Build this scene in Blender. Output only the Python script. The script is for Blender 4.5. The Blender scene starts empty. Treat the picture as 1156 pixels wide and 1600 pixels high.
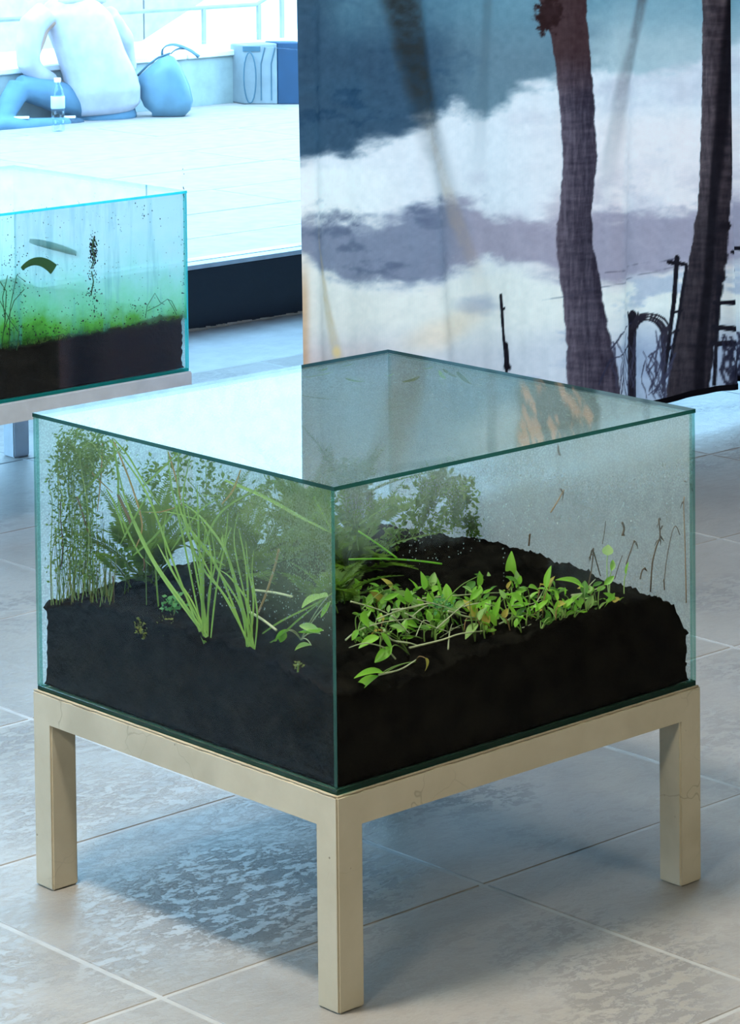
import bpy, bmesh, math, random
import numpy as np
from mathutils import Vector, Matrix, Euler

C = bpy.context.scene.collection
scn = bpy.context.scene
R = math.radians

# ------------------------------------------------------------------ camera, sky, lamps, exposure
cam_d = bpy.data.cameras.new('camera')
cam = bpy.data.objects.new('camera', cam_d); C.objects.link(cam)
cam.location = (-2.47775, -2.97439, 1.57848)
cam.rotation_euler = (1.5148313547, 0.0060310669, -0.7835037257)
F_PX, CX, CY = 4804.943, 937.815, -75.207
cam_d.sensor_fit = 'VERTICAL'; cam_d.sensor_height = 24.0
cam_d.lens = F_PX/1600*24.0
cam_d.shift_x = (578-CX)/1600; cam_d.shift_y = (CY-800)/1600
cam_d.clip_end = 200
scn.camera = cam

w = bpy.data.worlds.new('overcast_sky'); scn.world = w; w.use_nodes = True
bg = w.node_tree.nodes['Background']
bg.inputs[0].default_value = (0.38, 0.68, 1.0, 1); bg.inputs[1].default_value = 11.5

def area(name, loc, target, size, power, col, portal=False, size_y=None):
    l = bpy.data.lights.new(name, 'AREA'); l.energy = power; l.color = col; l.size = size
    if size_y: l.shape = 'RECTANGLE'; l.size_y = size_y
    o = bpy.data.objects.new(name, l); C.objects.link(o); o.location = loc
    d = Vector(target)-Vector(loc); o.rotation_euler = d.to_track_quat('-Z', 'Y').to_euler()
    if portal: l.cycles.is_portal = True
    return o
def spot(name, loc, target, half, blend, radius, power, col):
    l = bpy.data.lights.new(name, 'SPOT'); l.energy = power; l.color = col; l.spot_size = R(2*half); l.spot_blend = blend; l.shadow_soft_size = radius
    o = bpy.data.objects.new(name, l); C.objects.link(o); o.location = loc
    o.rotation_euler = (Vector(target)-Vector(loc)).to_track_quat('-Z', 'Y').to_euler(); return o
spot('ceiling_key_spotlight', (-0.62, 0.30, 2.90), (0.1, 0.2, 0.3), 44, .7, .17, 450, (1.0, 0.92, 0.78))
spot('ceiling_front_spotlight', (-2.6, -1.2, 2.85), (0.1, 0.1, 0.35), 30, .8, .30, 240, (1.0, 0.92, 0.74))
area('side_fill_light', (0.9, -3.0, 2.85), (0.3, 0.0, 0.3), 0.7, 42, (1.0, 0.90, 0.66))  # added unseen fill that brightens the right face of the nearer table
area('rear_fill_light', (0.5, 0.9, 2.9), (1.0, 2.4, 0.3), 0.5, 44, (0.95, 0.97, 1.0))  # added unseen fill for the farther table's front and nearby floor
area('window_portal', (2.0, 4.18, 1.6), (2.0, 0.0, 1.6), 11.5, 1, (1, 1, 1), True, 2.9)
scn.view_settings.view_transform = 'Standard'
scn.view_settings.look = 'None'
scn.view_settings.exposure = 0.0
scn.view_settings.gamma = 1.0
scn.view_settings.use_curve_mapping = False
scn.cycles.use_denoising = True
scn.cycles.max_bounces = 16
scn.cycles.transparent_max_bounces = 48
scn.cycles.transmission_bounces = 12
scn.cycles.sample_clamp_indirect = 8.0

# ------------------------------------------------------------------ helpers
CAM_R = np.array(Euler(cam.rotation_euler, 'XYZ').to_matrix())
CAM_P = np.array(cam.location)
def at(u, v, axis, val):
    """world point where the line of sight through photo pixel (u, v) meets the plane axis = val"""
    d = CAM_R @ np.array([(u-CX)/F_PX, -(v-CY)/F_PX, -1.0])
    return Vector(CAM_P+d*(val-CAM_P[axis])/d[axis])

def link(name, me, parent=None):
    o = bpy.data.objects.new(name, me); C.objects.link(o)
    if parent is not None: o.parent = parent
    return o
def tag(o, label=None, cat=None, group=None, kind=None):
    if label: o['label'] = label
    if cat: o['category'] = cat
    if group: o['group'] = group
    if kind: o['kind'] = kind
    return o
def empty(name, loc=(0, 0, 0), label=None, cat=None, group=None, rz=0.0):
    o = bpy.data.objects.new(name, None); C.objects.link(o)
    o.location = loc; o.rotation_euler = (0, 0, rz); o.empty_display_size = 0.05
    return tag(o, label, cat, group)

class MB:
    def __init__(s): s.v = []; s.f = []; s.m = []
    def add(s, vs, fs, m=0):
        b = len(s.v); s.v.extend([tuple(p) for p in vs])
        for f in fs: s.f.append(tuple(i+b for i in f)); s.m.append(m)
    def box(s, a, b, m=0, mats=None):
        x0, y0, z0 = a; x1, y1, z1 = b
        vs = [(x0,y0,z0),(x1,y0,z0),(x1,y1,z0),(x0,y1,z0),(x0,y0,z1),(x1,y0,z1),(x1,y1,z1),(x0,y1,z1)]
        fs = [(0,3,2,1),(4,5,6,7),(0,1,5,4),(2,3,7,6),(1,2,6,5),(3,0,4,7)]   # -z +z -y +y +x -x
        b0 = len(s.v); s.v.extend(vs)
        for i, f in enumerate(fs):
            s.f.append(tuple(k+b0 for k in f)); s.m.append(mats[i] if mats else m)
    def tube(s, pts, r, n=6, m=0, closed=False):
        pts = [Vector(p) for p in pts]; k = len(pts)
        rs = r if isinstance(r, (list, tuple)) else [r]*k
        up = None; rings = []
        for i, p in enumerate(pts):
            if closed: t = pts[(i+1) % k]-pts[i-1]
            else: t = pts[min(i+1, k-1)]-pts[max(i-1, 0)]
            t = t.normalized() if t.length > 1e-9 else Vector((0, 0, 1))
            if up is None:
                up = Vector((0, 0, 1)) if abs(t.z) < .9 else Vector((1, 0, 0))
            a = t.cross(up); a = a.normalized() if a.length > 1e-6 else t.orthogonal().normalized()
            b = a.cross(t).normalized(); up = b
            rings.append([p+(a*math.cos(2*math.pi*j/n)+b*math.sin(2*math.pi*j/n))*rs[i] for j in range(n)])
        vs = [q for ring in rings for q in ring]; fs = []
        for i in range(k if closed else k-1):
            i2 = (i+1) % k
            for j in range(n):
                j2 = (j+1) % n
                fs.append((i*n+j, i*n+j2, i2*n+j2, i2*n+j))
        if not closed:
            fs.append(tuple(range(n-1, -1, -1))); fs.append(tuple((k-1)*n+j for j in range(n)))
        s.add(vs, fs, m)
    def ribbon(s, pts, wid, side, fold=0.35, m=0):
        """grass blade: three-wide strip with a folded keel"""
        pts = [Vector(p) for p in pts]; k = len(pts); vs = []; fs = []
        for i, p in enumerate(pts):
            t = (pts[min(i+1, k-1)]-pts[max(i-1, 0)]).normalized()
            a = (Vector(side)-t*t.dot(Vector(side)))
            a = a.normalized() if a.length > 1e-6 else t.orthogonal().normalized()
            nrm = t.cross(a); ww = wid[i] if isinstance(wid, (list, tuple)) else wid
            vs += [p-a*ww, p-nrm*ww*fold, p+a*ww]
        for i in range(k-1):
            for j in (0, 1): fs.append((i*3+j, i*3+j+1, i*3+j+4, i*3+j+3))
        s.add(vs, fs, m)
    def mesh(s, name, mats, smooth=False):
        me = bpy.data.meshes.new(name); me.from_pydata(s.v, [], s.f)
        for mt in (mats if isinstance(mats, (list, tuple)) else [mats]): me.materials.append(mt)
        me.polygons.foreach_set('material_index', s.m)
        if smooth: me.polygons.foreach_set('use_smooth', [True]*len(me.polygons))
        me.update(); return me
    def build(s, name, mats, parent=None, smooth=False):
        return link(name, s.mesh(name, mats, smooth), parent)

def bevel(o, wdt, seg=2):
    m = o.modifiers.new('bevel', 'BEVEL'); m.width = wdt; m.segments = seg; m.limit_method = 'ANGLE'
    return o
def bez(p0, p1, p2, n=8, p3=None):
    p0, p1, p2 = Vector(p0), Vector(p1), Vector(p2); out = []
    for i in range(n+1):
        t = i/n
        if p3 is None: out.append(p0*(1-t)**2+p1*2*t*(1-t)+p2*t*t)
        else:
            q = Vector(p3); out.append(p0*(1-t)**3+p1*3*t*(1-t)**2+p2*3*t*t*(1-t)+q*t**3)
    return out

# ------------------------------------------------------------------ materials
def mat(name):
    m = bpy.data.materials.new(name); m.use_nodes = True
    nt = m.node_tree; nt.nodes.clear()
    out = nt.nodes.new('ShaderNodeOutputMaterial')
    return m, nt, out
def N(nt, typ, props=None, **ins):
    n = nt.nodes.new(typ)
    for k, v in (props or {}).items(): setattr(n, k, v)
    for k, v in ins.items():
        key = int(k[1:]) if k[0] == 'i' and k[1:].isdigit() else k.replace('_', ' ')
        if isinstance(v, bpy.types.NodeSocket): nt.links.new(v, n.inputs[key])
        elif v is not None:
            if isinstance(v, tuple) and len(v) == 3 and n.inputs[key].type == 'RGBA': v = v+(1,)
            n.inputs[key].default_value = v
    return n
def noise(nt, vec, scale, detail=4, rough=.55, dist=0.0):
    return N(nt, 'ShaderNodeTexNoise', Vector=vec, Scale=scale, Detail=detail, Roughness=rough, Distortion=dist).outputs['Fac']
def coords(nt, sc=(1, 1, 1), kind='Object', loc=(0, 0, 0)):
    t = N(nt, 'ShaderNodeTexCoord')
    return N(nt, 'ShaderNodeMapping', Vector=t.outputs[kind], Scale=sc, Location=loc).outputs[0]
def geo_pos(nt, sc=(1, 1, 1), loc=(0, 0, 0)):
    g = N(nt, 'ShaderNodeNewGeometry')
    return N(nt, 'ShaderNodeMapping', Vector=g.outputs['Position'], Scale=sc, Location=loc).outputs[0]
def ramp(nt, fac, stops, interp='LINEAR'):
    n = N(nt, 'ShaderNodeValToRGB', Fac=fac); cr = n.color_ramp; cr.interpolation = interp
    while len(cr.elements) < len(stops): cr.elements.new(0.5)
    for e, (p, c) in zip(cr.elements, stops):
        e.position = p; e.color = c if len(c) == 4 else tuple(c)+(1,)
    return n.outputs[0]
def g(v): return (v, v, v, 1)
def mixc(nt, fac, a, b, blend='MIX'):
    n = N(nt, 'ShaderNodeMix', {'data_type': 'RGBA', 'blend_type': blend})
    for k, v in ((0, fac), (6, a), (7, b)):
        if isinstance(v, bpy.types.NodeSocket): nt.links.new(v, n.inputs[k])
        else: n.inputs[k].default_value = (v+(1,) if isinstance(v, tuple) and len(v) == 3 else v)
    return n.outputs[2]
def math_(nt, op, a, b=None, c=None, clamp=False):
    n = N(nt, 'ShaderNodeMath', {'operation': op, 'use_clamp': clamp})
    for k, v in enumerate((a, b, c)):
        if isinstance(v, bpy.types.NodeSocket): nt.links.new(v, n.inputs[k])
        elif v is not None: n.inputs[k].default_value = v
    return n.outputs[0]
def bump(nt, h, strength=.3, dist=.01):
    return N(nt, 'ShaderNodeBump', Height=h, Strength=strength, Distance=dist).outputs[0]
def principled(name, col, rough=.6, spec=.5, metal=0.0, bmp=None):
    """plain surface with a little grain: col may be a 3-tuple; bmp = (noise scale, strength, distance)"""
    m, nt, out = mat(name)
    v = coords(nt)
    n1 = noise(nt, v, 14, 4)
    c = mixc(nt, ramp(nt, n1, [(.3, g(0)), (.7, g(1))]), tuple(x*.86 for x in col), tuple(min(1, x*1.1) for x in col))
    b = N(nt, 'ShaderNodeBsdfPrincipled', Base_Color=c, Roughness=rough, Metallic=metal)
    b.inputs['Specular IOR Level'].default_value = spec
    if bmp: nt.links.new(bump(nt, noise(nt, v, bmp[0], 5), bmp[1], bmp[2]), b.inputs['Normal'])
    nt.links.new(b.outputs[0], out.inputs[0]); return m
def leafy(name, c1, c2, trans=.45, rough=.45, scale=60):
    """thin plant tissue: reflects and lets light through"""
    m, nt, out = mat(name)
    v = coords(nt); oi = N(nt, 'ShaderNodeObjectInfo').outputs['Random']
    n1 = noise(nt, v, scale, 3)
    f = math_(nt, 'ADD', math_(nt, 'MULTIPLY', n1, .7), math_(nt, 'MULTIPLY', oi, .5), clamp=True)
    c = mixc(nt, f, c1, c2)
    p = N(nt, 'ShaderNodeBsdfPrincipled', Base_Color=c, Roughness=rough)
    t = N(nt, 'ShaderNodeBsdfTranslucent', Color=mixc(nt, .5, c, (c2[0]*1.3, min(1, c2[1]*1.3), c2[2])))
    mx = N(nt, 'ShaderNodeMixShader', i0=trans, i1=p.outputs[0], i2=t.outputs[0])
    nt.links.new(mx.outputs[0], out.inputs[0]); return m

def glass_mat(name, tint=(.93, .975, .96), fog=None, fog_col=(.80, .88, .88), gloss_bump=None, stain=None, f0=.04, fk=1.0):
    """clear pane (Schlick mirror over transparency), with an optional layer of condensation and of dirt/algae.
    fog, stain: functions (nt) -> mask socket (and colour socket for stain)"""
    m, nt, out = mat(name)
    ge = N(nt, 'ShaderNodeNewGeometry')
    dt = N(nt, 'ShaderNodeVectorMath', {'operation': 'DOT_PRODUCT'}, i0=ge.outputs['Incoming'], i1=ge.outputs['Normal'])
    c = math_(nt, 'ABSOLUTE', dt.outputs['Value'])
    k = math_(nt, 'POWER', math_(nt, 'SUBTRACT', 1.0, c, clamp=True), 5.0)
    fr = math_(nt, 'MULTIPLY_ADD', k, (1-f0)*fk, f0)
    tr = N(nt, 'ShaderNodeBsdfTransparent', Color=tint)
    base = tr.outputs[0]
    if fog:
        fm = fog(nt)
        d = N(nt, 'ShaderNodeBsdfDiffuse', Color=fog_col); t = N(nt, 'ShaderNodeBsdfTranslucent', Color=fog_col)
        h = N(nt, 'ShaderNodeMixShader', i0=.72, i1=d.outputs[0], i2=t.outputs[0])
        base = N(nt, 'ShaderNodeMixShader', i0=fm, i1=base, i2=h.outputs[0]).outputs[0]
    if stain:
        sm, sc = stain(nt)
        d = N(nt, 'ShaderNodeBsdfDiffuse', Color=sc); t = N(nt, 'ShaderNodeBsdfTranslucent', Color=sc)
        h = N(nt, 'ShaderNodeMixShader', i0=.7, i1=d.outputs[0], i2=t.outputs[0])
        base = N(nt, 'ShaderNodeMixShader', i0=sm, i1=base, i2=h.outputs[0]).outputs[0]
    gl = N(nt, 'ShaderNodeBsdfGlossy', Color=(1, 1, 1), Roughness=.015)
    if gloss_bump: nt.links.new(gloss_bump(nt), gl.inputs['Normal'])
    mx = N(nt, 'ShaderNodeMixShader', i0=fr, i1=base, i2=gl.outputs[0])
    nt.links.new(mx.outputs[0], out.inputs[0]); return m

def glass_edge(name, col, tcol, clear=(.3, .6, .5), k=.9):
    m, nt, out = mat(name)
    v = coords(nt); n1 = noise(nt, v, 40, 3)
    p = N(nt, 'ShaderNodeBsdfPrincipled', Base_Color=mixc(nt, n1, tuple(x*.6 for x in col), col), Roughness=.2)
    t = N(nt, 'ShaderNodeBsdfTranslucent', Color=tcol)
    mx = N(nt, 'ShaderNodeMixShader', i0=.6, i1=p.outputs[0], i2=t.outputs[0])
    cl = N(nt, 'ShaderNodeBsdfTransparent', Color=clear)
    mx = N(nt, 'ShaderNodeMixShader', i0=k, i1=cl.outputs[0], i2=mx.outputs[0])
    nt.links.new(mx.outputs[0], out.inputs[0]); return m

# stone floor
def floor_mat():
    m, nt, out = mat('slate_floor_stone')
    P = geo_pos(nt); oi = N(nt, 'ShaderNodeObjectInfo').outputs['Random']
    big = noise(nt, P, 1.6, 4, .6, .4)
    mid = noise(nt, geo_pos(nt, (1, 1.5, 1)), 7, 8, .66, .5)
    flake = noise(nt, geo_pos(nt, (1.0, 1.5, 1), (3.1, 1.7, 0)), 27, 12, .78, .25)
    fine = noise(nt, P, 160, 3, .7)
    lay = ramp(nt, flake, [(.485, g(0)), (.525, g(1))])
    patch = ramp(nt, noise(nt, geo_pos(nt, (1, 1, 1), (.3, .1, 0)), 2.3, 3, .5), [(.50, g(.12)), (.66, g(.9))])
    worn = N(nt, 'ShaderNodeVectorMath', {'operation': 'DISTANCE'}, i0=geo_pos(nt, (1, 1.1, 1)), i1=(.20, .44, 0)).outputs['Value']
    worn = N(nt, 'ShaderNodeMapRange', {'interpolation_type': 'SMOOTHSTEP'}, Value=math_(nt, 'ADD', worn, math_(nt, 'MULTIPLY', mid, .12)), i1=.34, i2=.20).outputs[0]
    patch = math_(nt, 'MAXIMUM', patch, worn)
    lay = math_(nt, 'MULTIPLY', lay, patch)
    c = mixc(nt, ramp(nt, big, [(.3, g(0)), (.7, g(1))]), (.225, .218, .205), (.345, .335, .315))
    c = mixc(nt, ramp(nt, mid, [(.35, g(0)), (.65, g(1))]), mixc(nt, .35, c, (.17, .165, .16)), c)
    c = mixc(nt, math_(nt, 'MULTIPLY', lay, .72), c, (.105, .108, .115))
    c = mixc(nt, math_(nt, 'MULTIPLY', fine, .35), c, (.16, .155, .15))
    c = mixc(nt, math_(nt, 'MULTIPLY', oi, .22), c, (.27, .265, .26))
    rg = math_(nt, 'ADD', math_(nt, 'MULTIPLY', mid, .16), math_(nt, 'MULTIPLY_ADD', lay, .22, .23))
    b = N(nt, 'ShaderNodeBsdfPrincipled', Base_Color=c, Roughness=rg)
    b.inputs['Specular IOR Level'].default_value = .55
    h = math_(nt, 'ADD', math_(nt, 'MULTIPLY', mid, .8), math_(nt, 'MULTIPLY_ADD', lay, -.35, math_(nt, 'MULTIPLY', fine, .12)))
    nt.links.new(bump(nt, h, .5, .006), b.inputs['Normal'])
    nt.links.new(b.outputs[0], out.inputs[0]); return m
M = {}
M['stone'] = floor_mat()
M['grout'] = principled('pale_grout', (.32, .335, .345), .5, bmp=(70, .5, .003))
M['plaster'] = principled('interior_plaster', (.20, .19, .175), .9)
M['ceiling'] = principled('ceiling_paint', (.45, .44, .42), .9)
M['base'] = principled('black_window_base', (.008, .013, .023), .38, bmp=(30, .25, .004))
M['alu'] = principled('pale_aluminium', (.55, .62, .68), .35, metal=.6)
M['crumb'] = principled('crumbling_mortar', (.33, .30, .26), .95, bmp=(90, .8, .01))

def concrete_mat():
    m, nt, out = mat('cream_concrete')
    P = geo_pos(nt)
    n1 = noise(nt, P, 9, 5, .6); n2 = noise(nt, P, 60, 6, .7)
    c = mixc(nt, ramp(nt, n1, [(.3, g(0)), (.7, g(1))]), (.45, .41, .305), (.545, .505, .395))
    # pores and hairline cracks
    vo = N(nt, 'ShaderNodeTexVoronoi', Vector=P, Scale=46.0)
    hole = ramp(nt, vo.outputs['Distance'], [(.055, g(1)), (.10, g(0))])
    sel = ramp(nt, noise(nt, P, 17, 2), [(.52, g(0)), (.60, g(1))])
    hole = math_(nt, 'MULTIPLY', hole, sel)
    ve = N(nt, 'ShaderNodeTexVoronoi', {'feature': 'DISTANCE_TO_EDGE'}, Vector=mixc(nt, .06, P, N(nt, 'ShaderNodeTexNoise', Vector=P, Scale=20.0).outputs['Color']), Scale=9.0)
    crk = ramp(nt, ve.outputs['Distance'], [(.0, g(1)), (.012, g(0))])
    crk = math_(nt, 'MULTIPLY', crk, ramp(nt, noise(nt, P, 5, 2), [(.5, g(0)), (.62, g(.6))]))
    c = mixc(nt, math_(nt, 'MULTIPLY', math_(nt, 'MAXIMUM', hole, crk), .75), c, (.13, .115, .085))
    st = ramp(nt, noise(nt, P, 3.1, 3, .5, .5), [(.60, g(0)), (.68, g(1))])
    c = mixc(nt, math_(nt, 'MULTIPLY', st, .35), c, (.28, .25, .18))
    b = N(nt, 'ShaderNodeBsdfPrincipled', Base_Color=c, Roughness=.72)
    h = math_(nt, 'SUBTRACT', math_(nt, 'MULTIPLY', n2, .3), hole)
    nt.links.new(bump(nt, h, .5, .0015), b.inputs['Normal'])
    nt.links.new(b.outputs[0], out.inputs[0]); return m
M['concrete'] = concrete_mat()
M['concrete_worn'] = principled('worn_concrete_edge', (.36, .31, .22), .85, bmp=(120, .6, .002))
def soil_mat():
    m, nt, out = mat('black_wet_soil')
    v = geo_pos(nt); n1 = noise(nt, v, 34, 5, .6); n2 = noise(nt, v, 120, 3, .6)
    c = mixc(nt, ramp(nt, n1, [(.4, g(0)), (.75, g(1))]), (.0022, .0021, .0020), (.0105, .0095, .0075))
    b = N(nt, 'ShaderNodeBsdfDiffuse', Color=c)
    nt.links.new(bump(nt, math_(nt, 'ADD', n1, math_(nt, 'MULTIPLY', n2, .4)), .6, .006), b.inputs['Normal'])
    nt.links.new(b.outputs[0], out.inputs[0]); return m
M['soil'] = soil_mat()
M['leaf'] = leafy('fresh_leaf', (.14, .40, .03), (.36, .70, .08), .45, .35)
M['leaf_dark'] = leafy('deep_green_leaf', (.05, .17, .02), (.14, .34, .05), .4, .35)
M['leaf_pale'] = leafy('pale_leaf', (.25, .48, .12), (.50, .72, .25), .5, .5)
M['leaf_yellow'] = leafy('yellowing_leaf', (.45, .30, .05), (.55, .50, .10), .4, .6)
M['blade'] = leafy('sedge_blade', (.13, .30, .05), (.30, .50, .09), .4, .4, 30)
M['blade_red'] = leafy('reddish_blade', (.35, .17, .07), (.45, .30, .10), .4, .5, 30)
M['fern'] = leafy('fern_green', (.045, .105, .010), (.13, .24, .025), .5, .5)
M['thread'] = leafy('fine_green', (.055, .13, .02), (.15, .26, .05), .45, .5)
M['moss'] = leafy('moss_green', (.05, .08, .015), (.16, .20, .03), .3, .8)
M['clover'] = leafy('clover_green', (.05, .22, .06), (.12, .38, .10), .4, .5)
M['stem_pale'] = leafy('pale_root_stem', (.40, .45, .28), (.62, .66, .45), .25, .6)
M['stem'] = leafy('green_stem', (.15, .30, .06), (.30, .45, .12), .3, .5)
M['dry'] = principled('dry_brown_stem', (.085, .055, .03), .9)
M['dry_tan'] = principled('dry_tan_stem', (.30, .18, .08), .9)
M['speck'] = principled('black_speck', (.006, .010, .008), .9)

# ------------------------------------------------------------------ the room
TILE_X, TILE_Y, TX0, TY0 = .5687, .5613, -.123, .2105
floor = tag(link('floor', MB().mesh('floor', M['grout'])), None, None, None, 'structure')
fb = MB(); fb.box((-4.5, -5.5, -.10), (9.0, 4.09, -.0012)); floor.data = fb.mesh('floor', M['grout'])
rng = random.Random(5)
tile_meshes = []
for k in range(4):
    b = bmesh.new()
    gx, gy = .0044, .0044
    w2, h2 = TILE_X/2-gx, TILE_Y/2-gy
    bmesh.ops.create_cube(b, size=1)
    bmesh.ops.scale(b, vec=(2*w2, 2*h2, .02), verts=b.verts)
    bmesh.ops.translate(b, vec=(0, 0, -.01), verts=b.verts)
    bmesh.ops.bevel(b, geom=[e for e in b.edges if all(v.co.z > -.001 for v in e.verts)], offset=.0012, segments=1, affect='EDGES')
    me = bpy.data.meshes.new('tile'); b.to_mesh(me); b.free(); me.materials.append(M['stone']); tile_meshes.append(me)
for i in range(-3, 9):
    for j in range(-3, 7):
        cx_, cy_ = TX0+(i+.5)*TILE_X, TY0+(j+.5)*TILE_Y
        if cy_+TILE_Y/2 > 4.12: continue
        if cx_-cy_ > 3.6 or cy_-cx_ > 3.2: continue
        t = link('tile', tile_meshes[(i*3+j) % 4], floor)
        t.location = (cx_, cy_, rng.uniform(-.0003, .0003)); t.rotation_euler = (rng.uniform(-.0006, .0006), rng.uniform(-.0006, .0006), math.pi*rng.randint(0, 1))

def slab(name, a, b, m, kind='structure'):
    x = MB(); x.box(a, b); return tag(x.build(name, m), None, None, None, kind)
WY = 4.09
slab('wall_left', (-4.7, -5.5, 0), (-4.5, WY, 3.0), M['plaster'])
slab('wall_right', (9.0, -5.5, 0), (9.2, WY, 3.0), M['plaster'])
slab('wall_front', (-4.7, -5.7, 0), (9.2, -5.5, 3.0), M['plaster'])
slab('ceiling', (-4.7, -5.7, 3.0), (9.2, WY+.2, 3.15), M['ceiling'])
bw = bevel(slab('wall_back', (-4.5, WY, -.05), (9.0, WY+.12, .176), M['base']), .003)
# window: sill rail, mullions, panes
win = tag(empty('window_1', (0, 0, 0)), None, None, None, 'structure')
x = MB(); x.box((-4.5, WY-.006, .176), (9.0, WY+.11, .190)); bevel(x.build('bottom_rail', M['alu'], win), .002)
x = MB(); x.box((-4.5, WY, 2.94), (9.0, WY+.11, 3.0)); x.build('top_rail', M['alu'], win)
M['pane'] = glass_mat('window_pane', (.93, .985, 1.0))
M['pane_edge'] = glass_edge('window_pane_edge', (.05, .3, .35), (.2, .6, .7))
edges = [-4.5, -2.2, .1, 3.405, 5.6, 7.4, 9.0]
for a, b_ in zip(edges[:-1], edges[1:]):
    x = MB(); x.box((a+.03, WY+.045, .190), (b_-.03, WY+.055, 2.94), mats=[1, 1, 0, 0, 1, 1]); x.build('window_pane', [M['pane'], M['pane_edge']], win)
for e in edges:
    x = MB(); x.box((e-.03, WY+.01, .190), (e+.03, WY+.09, 2.94)); bevel(x.build('mullion', M['alu'], win), .003)
# crumbled mortar along the foot of the black base
x = MB(); rng = random.Random(3)
xx = -1.0
while xx < 4.2:
    l = rng.uniform(.008, .05); h = rng.uniform(.002, .007); d = rng.uniform(.004, .022)
    x.add([(xx, WY, 0), (xx+l, WY, 0), (xx+l*.8, WY-d, 0), (xx+l*.2, WY-d*.8, 0), (xx+l*.1, WY, h), (xx+l*.9, WY, h*.7)],
          [(0, 3, 4), (3, 2, 5, 4), (2, 1, 5), (0, 4, 5, 1), (0, 1, 2, 3)]); xx += l*rng.uniform(.4, .95)
tag(x.build('trim_1', M['crumb']), None, None, None, 'structure')

# ------------------------------------------------------------------ outside: terrace, ledge, rail, building, ramp
M['paving'] = principled('pale_paving', (.31, .25, .22), .7, bmp=(8, .3, .01))
M['joint'] = principled('paving_joint', (.15, .12, .11), .9)
M['ledge'] = principled('rendered_ledge', (.35, .40, .38), .9)
M['ledge_top'] = principled('ledge_capping', (.75, .76, .76), .8)
M['white_wall'] = principled('white_render', (.50, .46, .42), .9)
M['rail'] = principled('painted_rail', (.26, .27, .27), .5)
ter = MB(); ter.box((-6, WY+.12, -.2), (16, 9.0, -.012)); ter = tag(ter.build('terrace_floor', M['joint']), None, None, None, 'structure')
rng = random.Random(11)
rows = [4.22, 4.62, 5.05, 5.52, 6.0, 6.5, 7.05, 7.58, 8.10, 8.56, 9.0]
for a, b_ in zip(rows[:-1], rows[1:]):
    x0 = 1.0+rng.uniform(0, .8)
    while x0 < 8.8:
        l = rng.uniform(.75, 1.5); q = MB()
        q.box((x0+.006, a+.005, -.03), (x0+l-.006, b_-.005, rng.uniform(-.0015, .0015)))
        bevel(q.build('paving_slab', M['paving'], ter), .004, 1); x0 += l
x = MB(); x.box((-6, 9.0, -.2), (16, 9.72, .232)); x = tag(x.build('trim_2', M['ledge']), None, None, None, 'structure')
rng = random.Random(4); x0 = 2.0
while x0 < 11:
    q = MB(); q.box((x0+.004, 8.985, .234), (x0+.916, 9.74, .262)); bevel(q.build('capping_stone', M['ledge_top'], x), .004, 1); x0 += .92
bld = MB(); bld.box((-8, 11.6, -.2), (20, 12.0, 7.0)); bld = tag(bld.build('wall_outside', M['white_wall']), None, None, None, 'structure')
for k in range(9):
    for jz in range(2):
        q = MB(); q.box((2+k*1.25+.006, 11.575, .0+jz*1.5+.006), (2+(k+1)*1.25-.006, 11.6, 1.5+jz*1.5-.006)); q.build('facade_panel', M['white_wall'], bld)
x = MB(); x.box((-6, 9.72, -.2), (16, 11.6, -.012)); tag(x.build('lower_path', M['paving']), None, None, None, 'structure')
# sloping white stringer of the ramp behind the ledge
x = MB(); p0, p1 = at(296, 80, 1, 10.4), at(470, -36, 1, 10.4)
x.add([(p0.x-.6, 10.4, p0.z-.35), (p1.x+.8, 10.4, p0.z-.35), (p1.x+.8, 10.4, p1.z+.35), (p1.x, 10.4, p1.z), (p0.x, 10.4, p0.z),
       (p0.x-.6, 10.9, p0.z-.35), (p1.x+.8, 10.9, p0.z-.35), (p1.x+.8, 10.9, p1.z+.35), (p1.x, 10.9, p1.z), (p0.x, 10.9, p0.z)],
      [(0, 1, 2, 3, 4), (9, 8, 7, 6, 5), (4, 3, 8, 9), (3, 2, 7, 8), (1, 6, 7, 2), (0, 4, 9, 5), (0, 5, 6, 1)])
tag(x.build('ramp_stringer', M['ledge_top']), 'white sloping ramp side behind the low ledge', 'ramp')
RY = 9.36
rl = empty('handrail', at(60, 60, 1, RY), 'thin pale metal handrail on posts along the low ledge', 'handrail')
def rel(p, o): return Vector(p)-Vector(o.location)
pa, pb, pc = at(-60, 35, 1, RY), at(400, 7, 1, RY), at(470, -34, 1, RY)
zr = pa.z
x = MB(); x.tube([rel(pa, rl), rel((pb.x, RY, pb.z), rl), rel(pc, rl)], .011, 8); x.build('top_rail', M['rail'], rl, True)
for u in (38, 318, 404, 440):
    if u < 410: pt = at(u, 35-(u+60)*.061, 1, RY)
    else: pt = at(u, -15, 1, RY)
    x = MB(); x.box((pt.x-.009, RY-.009, .262), (pt.x+.009, RY+.009, pt.z)); q = x.build('post', M['rail'], rl); q.location = -Vector(rl.location)

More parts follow.
